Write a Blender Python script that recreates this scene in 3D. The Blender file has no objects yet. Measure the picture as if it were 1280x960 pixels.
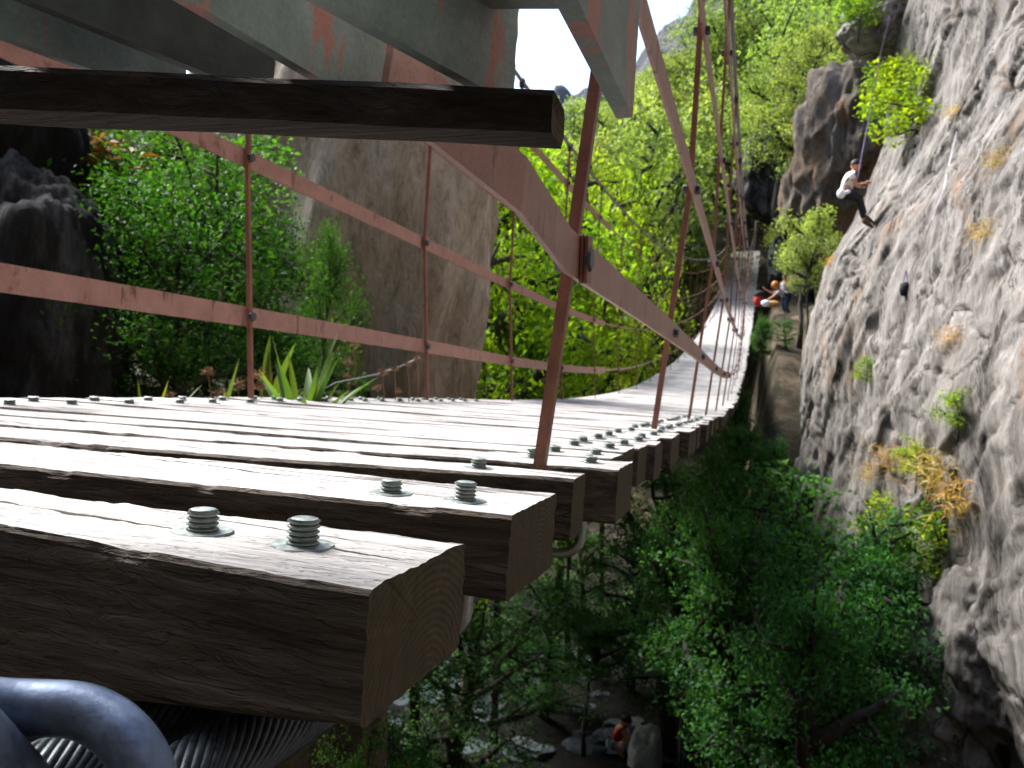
import bpy, bmesh, math, random
import numpy as np
from mathutils import Vector, Matrix, noise as mnoise
rad = math.radians
random.seed(7)
SC = bpy.context.scene
COL = SC.collection

# ------------------------------------------------------------------ camera
A = rad(16.9); PITCH = rad(-0.52); ROLL = rad(3.55); FPX = 1000.0
F0 = Vector((-math.sin(A), math.cos(A), 0)); R0 = Vector((math.cos(A), math.sin(A), 0)); Z0 = Vector((0, 0, 1))
FW = F0*math.cos(PITCH) + Z0*math.sin(PITCH)
U1 = Z0*math.cos(PITCH) - F0*math.sin(PITCH)
RC = R0*math.cos(ROLL) + U1*math.sin(ROLL)
UC = U1*math.cos(ROLL) - R0*math.sin(ROLL)
def at(px, py, z):
    return (FW + RC*((px-640)/FPX) - UC*((py-480)/FPX))*z
def at_h(px, py, h):
    d = FW + RC*((px-640)/FPX) - UC*((py-480)/FPX)
    return d*(h/d.z)

# ------------------------------------------------------------------ noise
def _h(i, j, k, s):
    with np.errstate(over='ignore'):
        n = (i.astype(np.uint32)*np.uint32(374761393) + j.astype(np.uint32)*np.uint32(668265263)
             + k.astype(np.uint32)*np.uint32(2147483647) + np.uint32((s*974634541) & 0xffffffff))
        n = (n ^ (n >> np.uint32(13)))*np.uint32(1274126177)
        n = (n ^ (n >> np.uint32(16)))*np.uint32(2246822519)
        n = n ^ (n >> np.uint32(15))
    return (n & np.uint32(0xffffff)).astype(np.float64)/float(0xffffff)*2-1
def vnoise(p, s=0):
    f = np.floor(p); t = p-f; t = t*t*t*(t*(t*6-15)+10); f = f.astype(np.int64)
    i, j, k = f[:, 0], f[:, 1], f[:, 2]; x, y, z = t[:, 0], t[:, 1], t[:, 2]
    def L(a, b, w): return a+(b-a)*w
    return L(L(L(_h(i,j,k,s),_h(i+1,j,k,s),x), L(_h(i,j+1,k,s),_h(i+1,j+1,k,s),x), y),
             L(L(_h(i,j,k+1,s),_h(i+1,j,k+1,s),x), L(_h(i,j+1,k+1,s),_h(i+1,j+1,k+1,s),x), y), z)
def fbm(p, octs=4, s=0, gain=.5, lac=2.03):
    o = np.zeros(len(p)); a = 1.0; q = p.copy()
    for n in range(octs):
        o += a*vnoise(q, s+n*17); a *= gain; q = q*lac+3.7
    return o
def ridged(p, octs=4, s=0, gain=.5):
    o = np.zeros(len(p)); a = 1.0; q = p.copy()
    for n in range(octs):
        o += a*(1-2*np.abs(vnoise(q, s+n*31))); a *= gain; q = q*2.07+1.3
    return o

# ------------------------------------------------------------------ materials
def mat(name):
    m = bpy.data.materials.new(name); m.use_nodes = True
    nt = m.node_tree; nt.nodes.clear()
    out = nt.nodes.new('ShaderNodeOutputMaterial')
    return m, nt, out
def N(nt, t, **kw):
    n = nt.nodes.new(t)
    for k, v in kw.items():
        if k.startswith('i_'):
            key = k[2:].replace('_', ' ')
            n.inputs[int(key) if key.isdigit() else key].default_value = v
        else: setattr(n, k, v)
    return n
def LK(nt, a, ao, b, bi): nt.links.new(a.outputs[ao], b.inputs[bi])
def ramp(nt, stops, interp='LINEAR'):
    r = nt.nodes.new('ShaderNodeValToRGB'); r.color_ramp.interpolation = interp
    e = r.color_ramp.elements
    while len(e) < len(stops): e.new(.5)
    for k, (p, c) in enumerate(stops):
        e[k].position = p; e[k].color = (c[0], c[1], c[2], 1)
    return r
def coords(nt, scale=(1,1,1), src='Object', rot=(0,0,0), rnd=False):
    tc = N(nt, 'ShaderNodeTexCoord'); mp = N(nt, 'ShaderNodeMapping')
    mp.inputs['Scale'].default_value = scale; mp.inputs['Rotation'].default_value = rot
    LK(nt, tc, src, mp, 'Vector')
    if rnd:
        oi = N(nt, 'ShaderNodeObjectInfo'); mul = N(nt, 'ShaderNodeVectorMath', operation='SCALE')
        cb = N(nt, 'ShaderNodeCombineXYZ')
        for k in range(3): LK(nt, oi, 'Random', cb, k)
        LK(nt, cb, 0, mul, 0); mul.inputs['Scale'].default_value = 37.0
        LK(nt, mul, 0, mp, 'Location')
    return mp
def noise_tex(nt, vec, scale, detail=5, rough=.6, dist=0):
    n = N(nt, 'ShaderNodeTexNoise'); n.inputs['Scale'].default_value = scale
    n.inputs['Detail'].default_value = detail; n.inputs['Roughness'].default_value = rough
    n.inputs['Distortion'].default_value = dist
    if vec: LK(nt, vec, 0, n, 'Vector')
    return n
def mix(nt, a, b, fac, mode='MIX'):
    m = N(nt, 'ShaderNodeMix', data_type='RGBA', blend_type=mode)
    for src, idx in ((fac, 0), (a, 6), (b, 7)):
        if isinstance(src, (int, float)): m.inputs[idx].default_value = src
        elif isinstance(src, tuple): m.inputs[idx].default_value = (*src, 1)
        else: nt.links.new(src, m.inputs[idx])
    return m.outputs[2]
def bump(nt, h, strength, dist, prev=None):
    b = N(nt, 'ShaderNodeBump'); b.inputs['Strength'].default_value = strength; b.inputs['Distance'].default_value = dist
    nt.links.new(h, b.inputs['Height'])
    if prev is not None: LK(nt, prev, 0, b, 'Normal')
    return b
def principled(nt, out, col, rough=.7, metal=0.0, bmp=None, spec=.4):
    p = N(nt, 'ShaderNodeBsdfPrincipled')
    if isinstance(col, tuple): p.inputs['Base Color'].default_value = (*col, 1)
    else: nt.links.new(col, p.inputs['Base Color'])
    if isinstance(rough, (int, float)): p.inputs['Roughness'].default_value = rough
    else: nt.links.new(rough, p.inputs['Roughness'])
    p.inputs['Metallic'].default_value = metal; p.inputs['Specular IOR Level'].default_value = spec
    if bmp: LK(nt, bmp, 0, p, 'Normal')
    LK(nt, p, 0, out, 'Surface')
    return p

def wood_mat(name, dark, mid, light, crack=True, bscale=1.0):
    m, nt, out = mat(name)
    g = coords(nt, (2.2, 55, 55), rnd=True)
    n1 = noise_tex(nt, g, 1.0, 7, .68, .4)
    g2 = coords(nt, (9, 190, 190), rnd=True)
    n2 = noise_tex(nt, g2, 1.0, 4, .6, .2)
    b = coords(nt, (3, 6, 6), rnd=True); n3 = noise_tex(nt, b, 1.0, 3, .5)
    r1 = ramp(nt, [(.3, dark), (.52, mid), (.75, light)]); LK(nt, n1, 'Fac', r1, 0)
    r3 = ramp(nt, [(.3, (.62, .6, .58)), (.7, (1.1, 1.08, 1.05))]); LK(nt, n3, 'Fac', r3, 0)
    c = mix(nt, r1.outputs[0], r3.outputs[0], 1.0, 'MULTIPLY')
    # long drying checks running with the grain
    gc = coords(nt, (1.3, 26, 26), rnd=True); nc = noise_tex(nt, gc, 1.0, 3, .5, .6)
    rc = ramp(nt, [(.475, (0,0,0)), (.497, (1,1,1)), (.503, (1,1,1)), (.525, (0,0,0))]); LK(nt, nc, 'Fac', rc, 0)
    gm = coords(nt, (1.7, 9, 9), rnd=True); nm = noise_tex(nt, gm, 1.0, 2, .5)
    rm = ramp(nt, [(.52, (0,0,0)), (.6, (1,1,1))]); LK(nt, nm, 'Fac', rm, 0)
    ck = mix(nt, rc.outputs[0], rm.outputs[0], 1.0, 'MULTIPLY')
    # little dark specks
    gs = coords(nt, (60, 130, 130), rnd=True); ns = noise_tex(nt, gs, 1.0, 1, .5)
    rs = ramp(nt, [(.70, (0,0,0)), (.76, (1,1,1))]); LK(nt, ns, 'Fac', rs, 0)
    if crack:
        c = mix(nt, c, (.03, .022, .016), ck)
        c = mix(nt, c, (.05, .04, .03), mix(nt, (0,0,0), rs.outputs[0], .7))
    if crack:
        tc = coords(nt, (1, 1, 1)); sx = N(nt, 'ShaderNodeSeparateXYZ'); LK(nt, tc, 0, sx, 0)
        gw = coords(nt, (7, 0, 0), rnd=True); nw = noise_tex(nt, gw, 1.0, 5, .6)
        m1 = N(nt, 'ShaderNodeMath', operation='MULTIPLY_ADD'); LK(nt, nw, 'Fac', m1, 0); m1.inputs[1].default_value = .05; m1.inputs[2].default_value = -.025
        m2 = N(nt, 'ShaderNodeMath', operation='SUBTRACT'); LK(nt, sx, 'Y', m2, 0); LK(nt, m1, 0, m2, 1)
        m3 = N(nt, 'ShaderNodeMath', operation='ABSOLUTE'); LK(nt, m2, 0, m3, 0)
        gv = coords(nt, (5, 3, 3), rnd=True); nv = noise_tex(nt, gv, 1.0, 3, .6)
        m4 = N(nt, 'ShaderNodeMath', operation='MULTIPLY_ADD'); LK(nt, nv, 'Fac', m4, 0); m4.inputs[1].default_value = .020; m4.inputs[2].default_value = -.0085
        m5 = N(nt, 'ShaderNodeMath', operation='LESS_THAN'); LK(nt, m3, 0, m5, 0); LK(nt, m4, 0, m5, 1)
        c = mix(nt, c, (.03, .022, .016), m5.outputs[0])
    h = mix(nt, n1.outputs[0], n2.outputs[0], .4)
    bm = bump(nt, h, .9*bscale, .008)
    gq = coords(nt, (14, 80, 80), rnd=True); nq = noise_tex(nt, gq, 1.0, 4, .6, .8)
    rq = ramp(nt, [(.44, (0,0,0)), (.50, (.7,.7,.7)), (.56, (.75,.75,.75)), (.60, (1,1,1))]); LK(nt, nq, 'Fac', rq, 0)
    bm = bump(nt, rq.outputs[0], .75*bscale, .004, bm)
    if crack:
        inv = N(nt, 'ShaderNodeInvert'); nt.links.new(ck, inv.inputs['Color'])
        bm = bump(nt, inv.outputs[0], .8, .006, bm)
    principled(nt, out, c, .85, 0, bm, .2)
    return m
def endgrain_mat(name, dark, light):
    m, nt, out = mat(name)
    g = coords(nt, (0, 1, 1), rnd=False)
    oi = N(nt, 'ShaderNodeObjectInfo')
    w = N(nt, 'ShaderNodeTexWave', wave_type='RINGS', rings_direction='X'); w.inputs['Scale'].default_value = 52
    w.inputs['Distortion'].default_value = 3.0; w.inputs['Detail'].default_value = 3; w.inputs['Detail Scale'].default_value = .7
    mp = N(nt, 'ShaderNodeMapping'); mp.inputs['Location'].default_value = (0, -.015, .07); LK(nt, g, 0, mp, 0)
    LK(nt, mp, 0, w, 'Vector')
    gn = coords(nt, (90, 90, 30)); n = noise_tex(nt, gn, 1, 5, .7)
    f = mix(nt, w.outputs['Color'], n.outputs['Color'], .82)
    r = ramp(nt, [(.2, dark), (.8, light)]); nt.links.new(f, r.inputs[0])
    bm = bump(nt, f, .5, .003)
    principled(nt, out, r.outputs[0], .9, 0, bm, .15)
    return m
def paint_mat(name, base, alt, rust, amt=.45, rough=.45, streak=True):
    m, nt, out = mat(name)
    g = coords(nt, (14, 14, 14), rnd=True); n = noise_tex(nt, g, 1, 6, .65)
    r = ramp(nt, [(.35, base), (.65, alt)]); LK(nt, n, 'Fac', r, 0)
    g2 = coords(nt, (18, 18, 5) if streak else (24, 24, 24), rnd=True); n2 = noise_tex(nt, g2, 1, 6, .7, .5)
    r2 = ramp(nt, [(1-amt, (0,0,0)), (1-amt+.07, (1,1,1))]); LK(nt, n2, 'Fac', r2, 0)
    c = mix(nt, r.outputs[0], rust, r2.outputs[0])
    g3 = coords(nt, (220, 220, 220)); n3 = noise_tex(nt, g3, 1, 2, .5)
    r3 = ramp(nt, [(.2, (.8,.8,.8)), (.8, (1.12,1.12,1.12))]); LK(nt, n3, 'Fac', r3, 0)
    c = mix(nt, c, r3.outputs[0], 1.0, 'MULTIPLY')
    bm = bump(nt, n2.outputs[0], .25, .002)
    principled(nt, out, c, rough, 0, bm, .35)
    return m
def steel_mat(name, a, b, rough=.4, metal=.75, scale=40, bs=.25):
    m, nt, out = mat(name)
    g = coords(nt, (scale,)*3, rnd=True); n = noise_tex(nt, g, 1, 6, .7)
    r = ramp(nt, [(.3, a), (.7, b)]); LK(nt, n, 'Fac', r, 0)
    rr = ramp(nt, [(.3, (rough-.12,)*3), (.7, (rough+.15,)*3)]); LK(nt, n, 'Fac', rr, 0)
    bm = bump(nt, n.outputs[0], bs, .002)
    principled(nt, out, r.outputs[0], rr.outputs[0], metal, bm, .5)
    return m
def rock_mat(name, dark, mid, light, ochre, streak=(1,1,1), rot=(0,0,0), scale=1.0, och=.6, dstr=.55, bd=.16, cracks=0):
    m, nt, out = mat(name)
    g = coords(nt, tuple(scale*s for s in streak), rot=rot)
    n1 = noise_tex(nt, g, 1.1, 9, .68, .5)
    r1 = ramp(nt, [(.3, dark), (.48, mid), (.68, light)]); LK(nt, n1, 'Fac', r1, 0)
    gf = coords(nt, tuple(scale*s for s in (streak[0]*1.4, streak[1]*1.4, streak[2]*1.4)), rot=rot)
    n2 = noise_tex(nt, gf, 6.5, 9, .75, .8)
    r2 = ramp(nt, [(.28, (.42,.40,.38)), (.5, (.95,.95,.95)), (.72, (1.32,1.32,1.32))]); LK(nt, n2, 'Fac', r2, 0)
    c = mix(nt, r1.outputs[0], r2.outputs[0], 1.0, 'MULTIPLY')
    g3 = coords(nt, (scale*.45,)*3); n3 = noise_tex(nt, g3, 1.0, 7, .7, 1.2)
    r3 = ramp(nt, [(och, (0,0,0)), (och+.1, (.8,.8,.8))]); LK(nt, n3, 'Fac', r3, 0)
    c = mix(nt, c, mix(nt, c, ochre, .7), r3.outputs[0])
    if cracks:
        gk = coords(nt, (.6*scale, 3.1*scale, .5*scale), rot=rot); nk = noise_tex(nt, gk, 1.6, 8, .7, 1.0)
        rk = ramp(nt, [(.455, (1,1,1)), (.49, (.25,.235,.225)), (.51, (.25,.235,.225)), (.54, (1,1,1))]); LK(nt, nk, 'Fac', rk, 0)
        nk2 = noise_tex(nt, gk, .9, 4, .6); rk2 = ramp(nt, [(.45, (0,0,0)), (.58, (1,1,1))]); LK(nt, nk2, 'Fac', rk2, 0)
        c = mix(nt, c, mix(nt, c, rk.outputs[0], 1.0, 'MULTIPLY'), rk2.outputs[0])
    # lichen / water stain
    n4 = noise_tex(nt, g, .5, 6, .65, .4); r4 = ramp(nt, [(.3, (dstr,dstr,dstr*.97)), (.52, (1,1,1))]); LK(nt, n4, 'Fac', r4, 0)
    c = mix(nt, c, r4.outputs[0], 1.0, 'MULTIPLY')
    n5 = noise_tex(nt, gf, 22, 6, .75)
    hh = mix(nt, n2.outputs[0], n5.outputs[0], .35)
    bm = bump(nt, hh, 1.0, bd/scale)
    principled(nt, out, c, .92, 0, bm, .15)
    return m
def leaf_mat(name, c0, c1, c2, trans=.5, rough=.45, spec=.35):
    m, nt, out = mat(name)
    at_ = N(nt, 'ShaderNodeAttribute', attribute_name='rnd')
    r = ramp(nt, [(0, c0), (.5, c1), (1, c2)]); LK(nt, at_, 'Fac', r, 0)
    oi = N(nt, 'ShaderNodeObjectInfo')
    hs = N(nt, 'ShaderNodeHueSaturation'); LK(nt, r, 0, hs, 'Color')
    mr = N(nt, 'ShaderNodeMapRange'); LK(nt, oi, 'Random', mr, 0); mr.inputs['To Min'].default_value = .8; mr.inputs['To Max'].default_value = 1.2
    LK(nt, mr, 0, hs, 'Value')
    mh = N(nt, 'ShaderNodeMapRange'); m7 = N(nt, 'ShaderNodeMath', operation='FRACT'); m8 = N(nt, 'ShaderNodeMath', operation='MULTIPLY'); LK(nt, oi, 'Random', m8, 0); m8.inputs[1].default_value = 7.31; LK(nt, m8, 0, m7, 0); LK(nt, m7, 0, mh, 0); mh.inputs['To Min'].default_value = .48; mh.inputs['To Max'].default_value = .52; LK(nt, mh, 0, hs, 'Hue')
    p = N(nt, 'ShaderNodeBsdfPrincipled'); LK(nt, hs, 0, p, 'Base Color'); p.inputs['Roughness'].default_value = rough
    p.inputs['Specular IOR Level'].default_value = spec
    t = N(nt, 'ShaderNodeBsdfTranslucent')
    tcol = mix(nt, hs.outputs[0], (1.7, 1.75, .55), 1.0, 'MULTIPLY'); nt.links.new(tcol, t.inputs['Color'])
    ms = N(nt, 'ShaderNodeMixShader'); ms.inputs[0].default_value = trans
    LK(nt, p, 0, ms, 1); LK(nt, t, 0, ms, 2); LK(nt, ms, 0, out, 'Surface')
    return m
def plain(name, col, rough=.7, metal=0.0, var=.18, scale=30, spec=.3):
    m, nt, out = mat(name)
    g = coords(nt, (scale,)*3); n = noise_tex(nt, g, 1, 4, .6)
    r = ramp(nt, [(.3, tuple(c*(1-var) for c in col)), (.7, tuple(c*(1+var) for c in col))]); LK(nt, n, 'Fac', r, 0)
    bm = bump(nt, n.outputs[0], .2, .01)
    principled(nt, out, r.outputs[0], rough, metal, bm, spec)
    return m

M = {}
M['wood'] = wood_mat('shaded_weathered_timber', (.032,.024,.018), (.088,.070,.054), (.17,.145,.12))  # plank sides: weathered wood, darkened so their shade sits in the colour
M['woodtop'] = wood_mat('lit_weathered_timber', (.24,.23,.225), (.47,.46,.455), (.62,.61,.61), bscale=1.0)  # plank tops: weathered wood, paler to paint in the light from above
M['endgrain'] = endgrain_mat('timber_end_grain', (.032,.026,.017), (.105,.085,.055))
M['grate_dark'] = paint_mat('dark_worn_plate_paint', (.018,.022,.02), (.045,.052,.048), (.07,.04,.03), .35, .7)
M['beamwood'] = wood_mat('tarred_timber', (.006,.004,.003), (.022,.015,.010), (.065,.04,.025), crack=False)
M['rust'] = paint_mat('red_oxide_paint', (.25,.128,.10), (.33,.178,.145), (.11,.05,.03), .43, .5)
M['rustpost'] = paint_mat('red_oxide_post_paint', (.15,.055,.04), (.22,.09,.06), (.22,.10,.04), .45, .5)
M['grate'] = paint_mat('peeling_grey_paint', (.13,.17,.155), (.22,.265,.245), (.36,.15,.12), .46, .55)
M['galv'] = steel_mat('galvanised_steel', (.34,.38,.38), (.62,.66,.64), .38, .7, 120)
M['thread'] = steel_mat('bolt_thread_steel', (.10,.125,.115), (.25,.28,.26), .42, .65, 150)
M['blue_steel'] = steel_mat('blued_shackle_steel', (.045,.065,.11), (.16,.205,.29), .42, .6, 45, .35)
M['dark_steel'] = steel_mat('dark_bolt_steel', (.03,.03,.035), (.09,.09,.10), .45, .6, 90)
M['cable'] = steel_mat('wire_rope_steel', (.03,.036,.042), (.10,.12,.135), .45, .6, 90)
M['maincable'] = steel_mat('dull_main_cable_steel', (.10,.09,.085), (.24,.21,.19), .55, .4, 60)
M['cliff'] = rock_mat('limestone_cliff', (.135,.122,.112), (.32,.295,.272), (.49,.46,.435), (.44,.25,.12), (1, 2.8, .5), (rad(-38),0,0), .9, .575, .48, .10, 1)
M['pillar'] = rock_mat('streaked_limestone', (.26,.17,.10), (.62,.52,.39), (.80,.73,.62), (.42,.24,.09), (1.7,1.7,.6), (0,rad(4),0), .9, .57)
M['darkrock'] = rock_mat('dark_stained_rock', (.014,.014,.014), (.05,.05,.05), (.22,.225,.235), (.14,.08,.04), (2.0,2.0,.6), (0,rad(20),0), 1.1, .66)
M['paleboulder'] = rock_mat('pale_boulder', (.40,.40,.39), (.58,.58,.56), (.70,.70,.68), (.25,.22,.18), (1,1,1), (0,0,0), 2.0, .7, .8)
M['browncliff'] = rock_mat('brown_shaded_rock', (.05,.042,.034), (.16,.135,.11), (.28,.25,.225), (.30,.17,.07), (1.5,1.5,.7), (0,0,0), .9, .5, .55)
M['blackrock'] = rock_mat('black_shade_rock', (.006,.006,.006), (.02,.02,.02), (.06,.06,.06), (.05,.035,.02), (2.0,2.0,.6), (0,0,0), 1.1, .7)  # rock coloured near black to hold the shade it stands in
M['stone'] = rock_mat('river_stone', (.026,.032,.038), (.062,.075,.086), (.12,.14,.155), (.25,.22,.18), (1,1,1), (0,0,0), 2.0, .7, .8)
M['mount'] = rock_mat('mountain_rock', (.06,.065,.07), (.13,.135,.145), (.20,.20,.21), (.20,.22,.12), (1,1,.6), (0,0,0), .06, .55)
def soil_mat():
    m, nt, out = mat('gorge_soil')
    g = coords(nt, (1,1,1)); n = noise_tex(nt, g, .7, 9, .68)
    r = ramp(nt, [(.3, (.014,.016,.009)), (.5, (.045,.038,.024)), (.7, (.18,.135,.09))]); LK(nt, n, 'Fac', r, 0)
    n2 = noise_tex(nt, g, 5, 7, .7)
    sx = N(nt, 'ShaderNodeSeparateXYZ'); LK(nt, g, 0, sx, 0)
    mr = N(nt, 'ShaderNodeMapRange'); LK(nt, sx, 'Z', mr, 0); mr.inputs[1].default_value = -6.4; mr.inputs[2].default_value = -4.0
    low_shade = mix(nt, (.07,.08,.09), (1,1,1), mr.outputs[0]); cc = mix(nt, r.outputs[0], low_shade, 1.0, 'MULTIPLY')  # ground colour darkened low down to paint the gorge's shade
    bm = bump(nt, mix(nt, n.outputs[0], n2.outputs[0], .5), 1.0, .2)
    principled(nt, out, cc, .95, 0, bm, .1); return m
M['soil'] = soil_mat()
def water_mat():
    m, nt, out = mat('stream_water')
    g = coords(nt, (1,1,1)); n = noise_tex(nt, g, 4, 4, .6, .5)
    bm = bump(nt, n.outputs[0], .35, .05)
    principled(nt, out, (.012,.02,.02), .12, 0, bm, .5); return m
M['water'] = water_mat()
M['bark'] = plain('bark', (.035,.03,.025), .9, 0, .4, 12)
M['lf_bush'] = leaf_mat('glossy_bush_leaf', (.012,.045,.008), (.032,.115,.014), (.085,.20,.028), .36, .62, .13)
M['lf_bright'] = leaf_mat('yellow_green_leaf', (.05,.10,.008), (.13,.22,.012), (.27,.34,.022), .5, .6, .2)
M['lf_mid'] = leaf_mat('hazy_spring_leaf', (.075,.11,.038), (.145,.20,.07), (.23,.29,.115), .45, .6, .2)  # leaf green lightened and greyed to paint distance haze
M['lf_dark'] = leaf_mat('shade_green_leaf', (.013,.047,.014), (.034,.108,.030), (.085,.20,.052), .35, .62, .13)  # leaf green darkened to put the gorge's shade into the colour
M['lf_dry'] = leaf_mat('dry_orange_leaf', (.10,.04,.012), (.19,.08,.02), (.24,.15,.04), .4, .6)
M['lf_lance'] = leaf_mat('lance_leaf', (.035,.07,.012), (.07,.115,.018), (.16,.16,.022), .35, .55)
M['drygrass'] = leaf_mat('dry_grass', (.25,.13,.05), (.42,.24,.10), (.40,.36,.14), .35, .7)
M['thistle'] = plain('dry_flower_head', (.20,.115,.062), .9, 0, .4, 160)
M['skin'] = plain('skin', (.50,.27,.18), .55, 0, .06, 30)
M['tan'] = plain('tan_skin', (.48,.24,.14), .55, 0, .06, 30)  # even tan skin tone
M['hair'] = plain('dark_hair', (.015,.011,.01), .6, 0, .3, 90)
M['white_cloth'] = plain('white_cotton', (.80,.80,.82), .85, 0, .04, 20)
M['black_cloth'] = plain('black_cloth', (.014,.015,.018), .85, 0, .2, 20)
M['blue_cloth'] = plain('faded_blue_cloth', (.36,.42,.52), .85, 0, .1, 20)
M['navy'] = plain('navy_cloth', (.03,.05,.09), .85, 0, .1, 20)
M['red_cloth'] = plain('red_cloth', (.32,.016,.015), .8, 0, .1, 20)
M['brown_cloth'] = plain('brown_cloth', (.13,.055,.035), .85, 0, .1, 20)
M['orange'] = plain('orange_plastic', (.48,.18,.025), .35, 0, .04, 20)
M['bluehelm'] = plain('blue_plastic', (.03,.13,.72), .35, 0, .04, 20)
M['shoe'] = plain('shoe_rubber', (.10,.07,.06), .8, 0, .2, 20)
M['rope'] = plain('pale_rope', (.55,.52,.58), .8, 0, .1, 200)
M['purple'] = plain('purple_rope', (.25,.20,.36), .8, 0, .1, 200)
M['ochre_cloth'] = plain('ochre_bag_cloth', (.45,.24,.09), .85, 0, .1, 20)

# ------------------------------------------------------------------ mesh builder
class MB:
    def __init__(s): s.v = []; s.f = []; s.mi = []
    def add(s, vs, fs, mi=0):
        o = len(s.v); s.v += [tuple(v) for v in vs]
        for f in fs: s.f.append(tuple(i+o for i in f)); s.mi.append(mi)
    def box(s, c, sz, mx=None, mi=0):
        c = Vector(c); hx, hy, hz = (q/2 for q in sz)
        vs = [Vector((x, y, z)) for x in (-hx, hx) for y in (-hy, hy) for z in (-hz, hz)]
        if mx is not None: vs = [mx @ v for v in vs]
        s.add([v+c for v in vs], [(0,1,3,2),(4,6,7,5),(0,4,5,1),(2,3,7,6),(0,2,6,4),(1,5,7,3)], mi)
    def sweep(s, pts, prof, up=Vector((0,0,1)), mi=0, cap=True, scl=None, twist=None):
        """sweep a closed 2-D profile (a along side, b along up) over a polyline"""
        pts = [Vector(p) for p in pts]; n = len(pts); m = len(prof); rings = []
        for i, p in enumerate(pts):
            t = (pts[min(i+1, n-1)]-pts[max(i-1, 0)]).normalized()
            sd = t.cross(up)
            if sd.length < 1e-4: sd = t.cross(Vector((0,1,0)))
            sd.normalize(); u = sd.cross(t).normalized(); k = 1 if scl is None else scl[i]
            rings.append([p+sd*(a*k)+u*(b*k) for a, b in prof])
        vs = [v for r in rings for v in r]; fs = []
        for i in range(n-1):
            for j in range(m):
                a = i*m+j; b = i*m+(j+1) % m
                fs.append((a, b, b+m, a+m))
        if cap: fs.append(tuple(range(m-1, -1, -1))); fs.append(tuple((n-1)*m+j for j in range(m)))
        s.add(vs, fs, mi)
    def tube(s, pts, r, k=8, mi=0, up=Vector((0,0,1)), cap=True):
        prof = [(math.cos(2*math.pi*j/k), math.sin(2*math.pi*j/k)) for j in range(k)]
        if isinstance(r, (int, float)): r = [r]*len(pts)
        s.sweep(pts, prof, up, mi, cap, scl=r)
    def lathe(s, prof, k=20, c=(0,0,0), mx=None, mi=0):
        c = Vector(c); vs = []; n = len(prof)
        for r, z in prof:
            for j in range(k):
                v = Vector((r*math.cos(2*math.pi*j/k), r*math.sin(2*math.pi*j/k), z))
                vs.append((mx @ v if mx is not None else v)+c)
        fs = []
        for i in range(n-1):
            for j in range(k):
                a = i*k+j; b = i*k+(j+1) % k; fs.append((a, b, b+k, a+k))
        fs.append(tuple(range(k-1, -1, -1))); fs.append(tuple((n-1)*k+j for j in range(k)))
        s.add(vs, fs, mi)
    def ball(s, c, r, k=10, mi=0, sq=(1,1,1)):
        prof = [(math.sin(math.pi*i/k)*.999+.001, -math.cos(math.pi*i/k)) for i in range(k+1)]
        mx = Matrix.Diagonal((r*sq[0], r*sq[1], r*sq[2]))
        s.lathe(prof, k+2, c, mx, mi)
    def mesh(s, name, mats, smooth=False):
        me = bpy.data.meshes.new(name); me.from_pydata(s.v, [], s.f)
        if not isinstance(mats, (list, tuple)): mats = [mats]
        for m in mats: me.materials.append(m)
        if max(s.mi, default=0) > 0: me.polygons.foreach_set('material_index', s.mi)
        if smooth: me.polygons.foreach_set('use_smooth', [True]*len(me.polygons))
        me.update(); return me
    def build(s, name, mats, parent=None, loc=(0,0,0), rot=(0,0,0), smooth=False):
        return link(name, s.mesh(name, mats, smooth), parent, loc, rot)
def link(name, data, parent=None, loc=(0,0,0), rot=(0,0,0), scale=None):
    o = bpy.data.objects.new(name, data); COL.objects.link(o)
    o.parent = parent; o.location = loc; o.rotation_euler = rot
    if scale is not None: o.scale = scale
    return o
def tag(o, label=None, cat=None, group=None, kind=None):
    if label: o['label'] = label
    if cat: o['category'] = cat
    if group: o['group'] = group
    if kind: o['kind'] = kind
    return o
def thing(name, label, cat, loc=(0,0,0), group=None):
    return tag(link(name, None, None, loc), label, cat, group)
def copy_of(o, parent, loc=None, rot=None):
    c = o.copy(); COL.objects.link(c); c.parent = parent
    if loc is not None: c.location = loc
    if rot is not None: c.rotation_euler = rot
    return c
def bevel_mesh(me, w, seg=2):
    bm = bmesh.new(); bm.from_mesh(me)
    bmesh.ops.bevel(bm, geom=bm.edges[:], offset=w, segments=seg, affect='EDGES', profile=.6)
    bm.to_mesh(me); bm.free(); me.update(); return me

# ------------------------------------------------------------------ deck profile
_Y = np.array([-2, 0, 1, 2.6, 4.15, 6, 8, 10, 12, 14, 17, 20, 25, 30, 38, 46, 50], float)
_Z = np.array([-.135, -.138, -.14, -.148, -.165, -.188, -.185, -.135, -.03, .14, .46, .86, 1.7, 2.75, 4.8, 7.7, 9.2], float)
_m = np.gradient(_Z, _Y)
def zr(y):
    y = min(max(y, -1.99), 49.9); i = int(np.searchsorted(_Y, y))-1; i = max(0, min(i, len(_Y)-2))
    h = _Y[i+1]-_Y[i]; t = (y-_Y[i])/h
    return float((2*t**3-3*t**2+1)*_Z[i]+(t**3-2*t**2+t)*h*_m[i]+(-2*t**3+3*t**2)*_Z[i+1]+(t**3-t**2)*h*_m[i+1])
XR, XL = -.225, -1.72
PXR, PXL = -.318, -1.60
SKEW = -.295       # planks: left ends nearer the viewer
def tilt(y):
    return .015*min(1, max(0, (y-.3)/1.2))*(1 if y < 12 else max(0, 1-(y-12)/8))
def zd(x, y):
    """deck top at a point; y is the right-hand value of that plank line"""
    return zr(y)+tilt(y)*(XR-x)/(XR-XL)

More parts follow.
